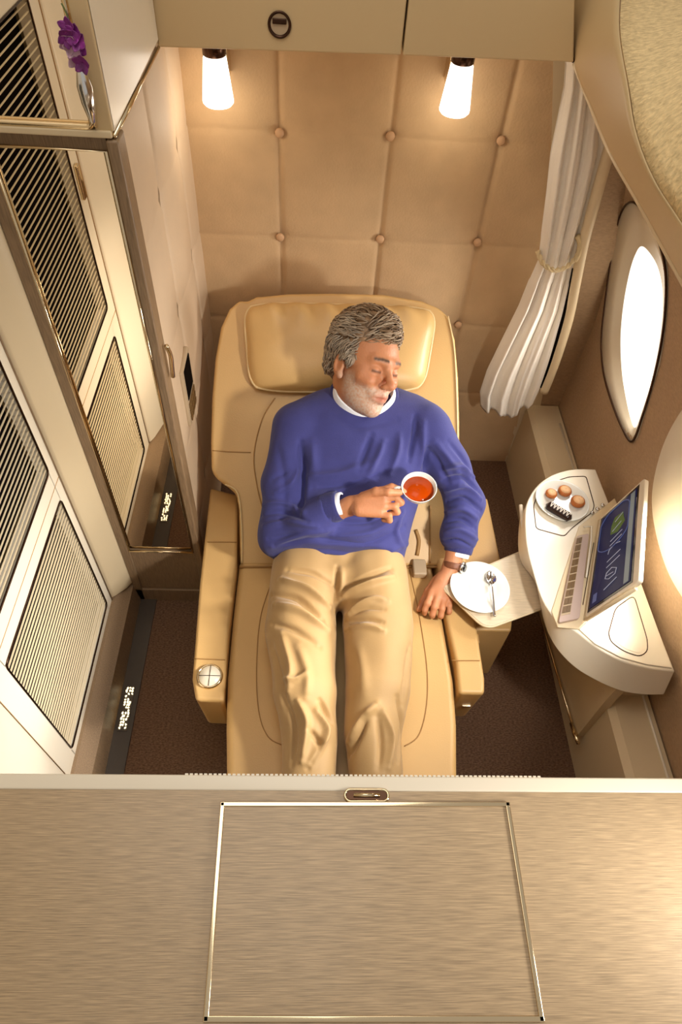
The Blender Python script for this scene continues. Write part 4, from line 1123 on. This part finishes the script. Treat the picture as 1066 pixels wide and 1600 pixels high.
# cut the sleeves cleanly
sps, sFi = sdf_mesh(sw, .0042, 40, 2)
F_ = [([(435, 700), (445, 760), (440, 820)], -.004, .012), ([(470, 690), (474, 740), (468, 800)], -.010, .010), ([(488, 690), (492, 740)], .006, .014),
      ([(405, 790), (440, 785), (475, 800)], .006, .008), ([(408, 806), (445, 800), (480, 815)], -.006, .007), ([(412, 822), (450, 815), (495, 822)], .006, .008), ([(420, 842), (460, 835), (505, 828)], -.004, .007),
      ([(430, 770), (455, 755), (468, 730)], .005, .009), ([(425, 750), (450, 735)], -.004, .008),
      ([(480, 745), (530, 740), (580, 722)], .006, .012), ([(490, 762), (540, 756), (600, 735)], -.006, .010), ([(575, 745), (590, 715), (600, 690)], .007, .010), ([(560, 735), (572, 705), (580, 680)], -.006, .009),
      ([(610, 740), (622, 705), (625, 680)], .006, .010), ([(640, 720), (648, 680), (650, 650)], -.008, .008), ([(654, 735), (660, 700), (662, 660)], .006, .010), ([(660, 770), (664, 730), (668, 700)], -.007, .008),
      ([(430, 868), (500, 860), (580, 868), (636, 850)], .005, .008), ([(430, 852), (500, 842), (570, 850), (632, 822)], -.005, .008), ([(520, 838), (580, 832), (630, 800)], .006, .009), ([(520, 815), (580, 816), (625, 790)], -.005, .008),
      ([(640, 870), (620, 835), (628, 800)], .004, .008), ([(425, 855), (470, 835), (520, 828)], .005, .008),
      ([(690, 735), (720, 728), (745, 750)], .008, .008), ([(692, 752), (722, 745), (750, 768)], -.008, .007), ([(695, 768), (725, 760), (752, 780)], .008, .008), ([(697, 784), (725, 778), (752, 798)], -.008, .007),
      ([(696, 800), (724, 795), (750, 815)], .007, .008), ([(696, 815), (722, 812), (748, 830)], -.007, .007), ([(694, 832), (720, 828), (745, 843)], .006, .007), ([(690, 846), (716, 844), (742, 858)], -.006, .004), ([(505, 775), (508, 795), (514, 812)], -.005, .004),
      ([(680, 690), (700, 715), (720, 745)], .006, .010), ([(670, 700), (688, 730), (700, 755)], -.006, .009), ([(700, 690), (722, 715), (738, 745)], -.004, .009),
      ([(520, 650), (560, 668), (620, 655)], -.0025, .010)]
sps = folds(sps, sFi, F_)
wn = np.array([noise.noise(Vector(tuple(p * 14))) for p in sps]); sps = sps + normals_np(sps, sFi) * (wn * .004)[:, None]
swo = mesh_np('sweater', sps, sFi, M['sweater'], per)
def band(name, a, b, ra, rb, m_, par, wob=0, seg=40):
    ax = (b - a); L = ax.length; ax = ax.normalized(); u = ax.orthogonal().normalized(); w_ = ax.cross(u); vs = []; fs = []
    prof = [(ra - .006, 0), (ra, .0005), (ra + .0015, .003)] + [(ra + (rb - ra) * t_ + .0015, L * t_) for t_ in (.2, .5, .8)] + [(rb + .001, L - .002), (rb - .001, L), (rb - .006, L - .001)]
    for r_, h_ in prof:
        for k in range(seg):
            th = 2 * math.pi * k / seg; vs.append(a + ax * h_ + (u * math.cos(th) + w_ * math.sin(th)) * (r_ + wob * math.sin(3 * th)))
    for i in range(len(prof) - 1):
        for k in range(seg): l = (k + 1) % seg; fs.append((i * seg + k, i * seg + l, (i + 1) * seg + l, (i + 1) * seg + k))
    return mk(name, vs, fs, m_, par, True)
dR = (wrR - Pz(480, 808, .65)).normalized(); dL = (wrL - elL).normalized()
cR = Pz(527, 791, .697); cL = Pz(716, 861, .503)
band('sleeve_cuff', cR - dR * .045, cR + dR * .010, .046, .0435, M['rib'], per)
band('sleeve_cuff', cL - dL * .045, cL + dL * .006, .047, .043, M['rib'], per)
band('shirt_cuff', cR - dR * .02, cR + dR * .022, .037, .037, M['shirt'], per)
band('shirt_cuff', cL - dL * .02, cL + dL * .020, .037, .036, M['shirt'], per)
# neck: ribbed collar of the sweater and white shirt collar
def ringpath(c, ax, r, n=48, tilt=0, sc=1.0, f=None):
    ax = ax.normalized(); u = s0 - ax * s0.dot(ax); u = u.normalized(); w_ = ax.cross(u); out = []
    for k in range(n):
        th = 2 * math.pi * k / n; dz = f(th) if f else 0; out.append(c + (u * math.cos(th) + w_ * math.sin(th) * sc) * r + ax * dz)
    return out
tn = Vector((0.05, -.45, .88)).normalized()
nc = NB + tn * .0
# collar as a lofted band
def collar(name, c, ax, r0, r1, h0, h1, m_, th_=.004, vdip=.0):
    ax = ax.normalized(); u = Vector((1, 0, 0)); u = (u - ax * u.dot(ax)).normalized(); w_ = ax.cross(u); vs = []; fs = []; n_ = 56; rows_ = 7
    for j in range(rows_):
        t_ = j / (rows_ - 1)
        for k in range(n_):
            th = 2 * math.pi * k / n_; fr = max(0, -math.sin(th)) ** 6
            r_ = r0 + (r1 - r0) * t_ + .004 * math.sin(math.pi * t_)
            vs.append(c + (u * math.cos(th) + w_ * math.sin(th)) * r_ + ax * (h0 + (h1 - h0) * t_ - vdip * fr * t_))
    for j in range(rows_ - 1):
        for k in range(n_): l = (k + 1) % n_; fs.append((j * n_ + k, j * n_ + l, (j + 1) * n_ + l, (j + 1) * n_ + k))
    o = mk(name, vs, fs, m_, per, True); s_ = o.modifiers.new('s', 'SOLIDIFY'); s_.thickness = th_; return o
def ring_profile(name, c, ax, prof, ry, m_, dip=0):
    ax = ax.normalized(); u = Vector((1, 0, 0)); u = (u - ax * u.dot(ax)).normalized(); w_ = ax.cross(u); vs = []; fs = []; n_ = 64
    for r_, h_ in prof:
        for k in range(n_):
            th = 2 * math.pi * k / n_; fr = max(0, -math.sin(th)) ** 5
            vs.append(c + (u * math.cos(th) + w_ * math.sin(th) * (ry + .10 * fr * (dip > 0))) * r_ + ax * (h_ - dip * fr * (h_ > 0)))
    for i in range(len(prof) - 1):
        for k in range(n_): l = (k + 1) % n_; fs.append((i * n_ + k, i * n_ + l, (i + 1) * n_ + l, (i + 1) * n_ + k))
    return mk(name, vs, fs, m_, per, True)
ring_profile('shirt_collar', NC, NX, [(.045, -.012), (.080, -.006), (.088, .014), (.086, .030), (.0875, .032), (.0905, .028), (.096, .008), (.100, -.014)], .92, M['shirt'], .012)
ring_profile('sweater_collar', NC, NX, [(.094, -.02), (.094, .001), (.0965, .006), (.101, .006), (.106, .001), (.110, -.010), (.112, -.03)], .94, M['rib'], 0)
cb = HL(-.03, .02, -.12)
# hem rib at the waist
# --- trousers
tr_ = [cap(Pz(484, 866, .50), Pz(576, 866, .50), .098, .098, .05)]
tr_ += chain([hipR, Pz(470, 985, .50), knR, Pz(484, 1150, .485), anR], [.104, .100, .084, .071, .064], .010)
tr_ += chain([hipL, Pz(591, 980, .50), knL, Pz(582, 1150, .485), anL], [.104, .101, .087, .073, .064], .010)
tr_ += [cap(Pz(528, 905, .52), Pz(528, 925, .51), .055, .05, .03)]
tr_ += [plane(Vector((0, anR.y + .01, 0)), (0, -1, 0), .004)]
tps, tFi = sdf_mesh(tr_, .0040, 40, 2)
T_F = [([(527, 885), (527, 920), (524, 955)], -.010, .006), ([(534, 890), (534, 925)], .004, .008),
       ([(440, 905), (480, 920), (515, 950)], .010, .009), ([(425, 930), (465, 935), (505, 968)], -.009, .008), ([(430, 945), (470, 955), (512, 985)], .009, .010), ([(450, 890), (490, 895), (520, 915)], -.007, .008), ([(425, 975), (460, 985), (500, 1010)], -.006, .009),
       ([(530, 935), (570, 915), (615, 900)], .009, .009), ([(535, 925), (570, 902), (612, 888)], -.007, .007), ([(542, 962), (562, 946), (586, 936), (606, 940)], .008, .008), ([(550, 958), (575, 950), (600, 952)], -.005, .007), ([(535, 985), (570, 978), (600, 985)], .008, .007), ([(540, 972), (575, 968), (598, 972)], -.006, .006),
       ([(440, 990), (455, 1040), (450, 1080)], .006, .010), ([(465, 1010), (480, 1050), (478, 1090)], .005, .012), ([(425, 1010), (438, 1060), (448, 1110)], -.006, .010),
       ([(440, 1060), (460, 1062), (478, 1052)], .006, .007), ([(450, 1100), (460, 1140), (456, 1195)], -.005, .007), ([(466, 1095), (480, 1130), (472, 1190)], .008, .008), ([(495, 1110), (510, 1140), (500, 1170), (485, 1195)], .009, .008), ([(500, 1095), (520, 1130)], -.008, .007), ([(482, 1140), (500, 1165), (482, 1200)], -.006, .006),
       ([(545, 1160), (570, 1120), (590, 1100)], .008, .009), ([(540, 1190), (562, 1150), (572, 1120)], -.007, .008), ([(600, 1110), (612, 1150), (608, 1200)], .007, .009), ([(590, 1120), (596, 1160), (592, 1200)], -.006, .008), ([(622, 1090), (628, 1130), (622, 1190)], -.006, .008), ([(640, 1010), (634, 1060), (630, 1100)], -.005, .010),
       ([(560, 1010), (568, 1050), (570, 1085)], .003, .014), ([(528, 960), (526, 1040), (530, 1120)], -.004, .008)]
AMP = 2.2
tps = folds(tps, tFi, T_F)
wn = np.array([noise.noise(Vector((p[0] * 16, p[1] * 10, p[2] * 16))) for p in tps]); tps = tps + normals_np(tps, tFi) * (wn * .0045)[:, None]
mesh_np('trousers', tps, tFi, M['chino'], per)
for s_, an in ((0, anR), (1, anL)):
    fp = [ell(an + Vector((0, -.085, .035)), (.046, .055, .10), None, .02), ell(an + Vector((0, -.06, -.018)), (.042, .065, .045), None, .02), cap(an + Vector((0, -.02, 0)), an + Vector((0, -.07, .05)), .045, .04, .02)]
    a1, a2 = sdf_mesh(fp, .006, 32, 1); mesh_np('shoe', a1, a2, M['sock'], per)

# --- watch (worn: rests on the wrist, top-level thing)
wc = Pz(709, 884, .486); wax = dL
wat = empty('wrist_watch', wc); tag(wat, 'steel wristwatch with brown leather strap on the wrist beside the saucer', 'watch')
band('strap', wc - wax * .010, wc + wax * .010, .0315, .031, M['strap'], wat)
nrm = (Vector((.75, -.25, .6))); nrm = (nrm - wax * nrm.dot(wax)).normalized()
lathe('watch_case', [(.001, .007), (.014, .0065), (.0175, .005), (.018, 0), (.015, -.003)], M['steel'], wat, wc + nrm * .033, nrm, 32)
lathe('watch_dial', [(.001, .0078), (.0125, .0074), (.0128, .006)], M['screenblack'], wat, wc + nrm * .033, nrm, 32)

# --- teacup
cc_ = Pz(655, 761, .80)
cax = Vector((-.02, -.16, .98)).normalized()
cupo = empty('teacup', cc_); tag(cupo, 'white porcelain cup of amber tea held in the man\'s hand', 'cup')
prof = [(.001, -.046), (.020, -.046), (.021, -.050), (.024, -.050), (.025, -.045), (.036, -.034), (.045, -.018), (.0500, 0), (.0506, .0015), (.0492, .0015), (.0478, 0), (.043, -.017), (.034, -.031), (.020, -.040), (.001, -.041)]
lathe('cup_body', prof, M['porcelain'], cupo, cc_, cax, 64)
lathe('tea', [(.001, -.0135), (.0448, -.0135), (.0450, -.0145)], M['tea'], cupo, cc_, cax, 64)
hx = (-RT - cax * (-RT).dot(cax)).normalized()
hp_ = [cc_ + hx * r_ + cax * h_ for r_, h_ in [(.046, -.008), (.060, -.004), (.069, -.012), (.066, -.026), (.052, -.034), (.036, -.032)]]
tube('cup_handle', catmull(hp_, 5), .0042, M['porcelain'], cupo, 10)
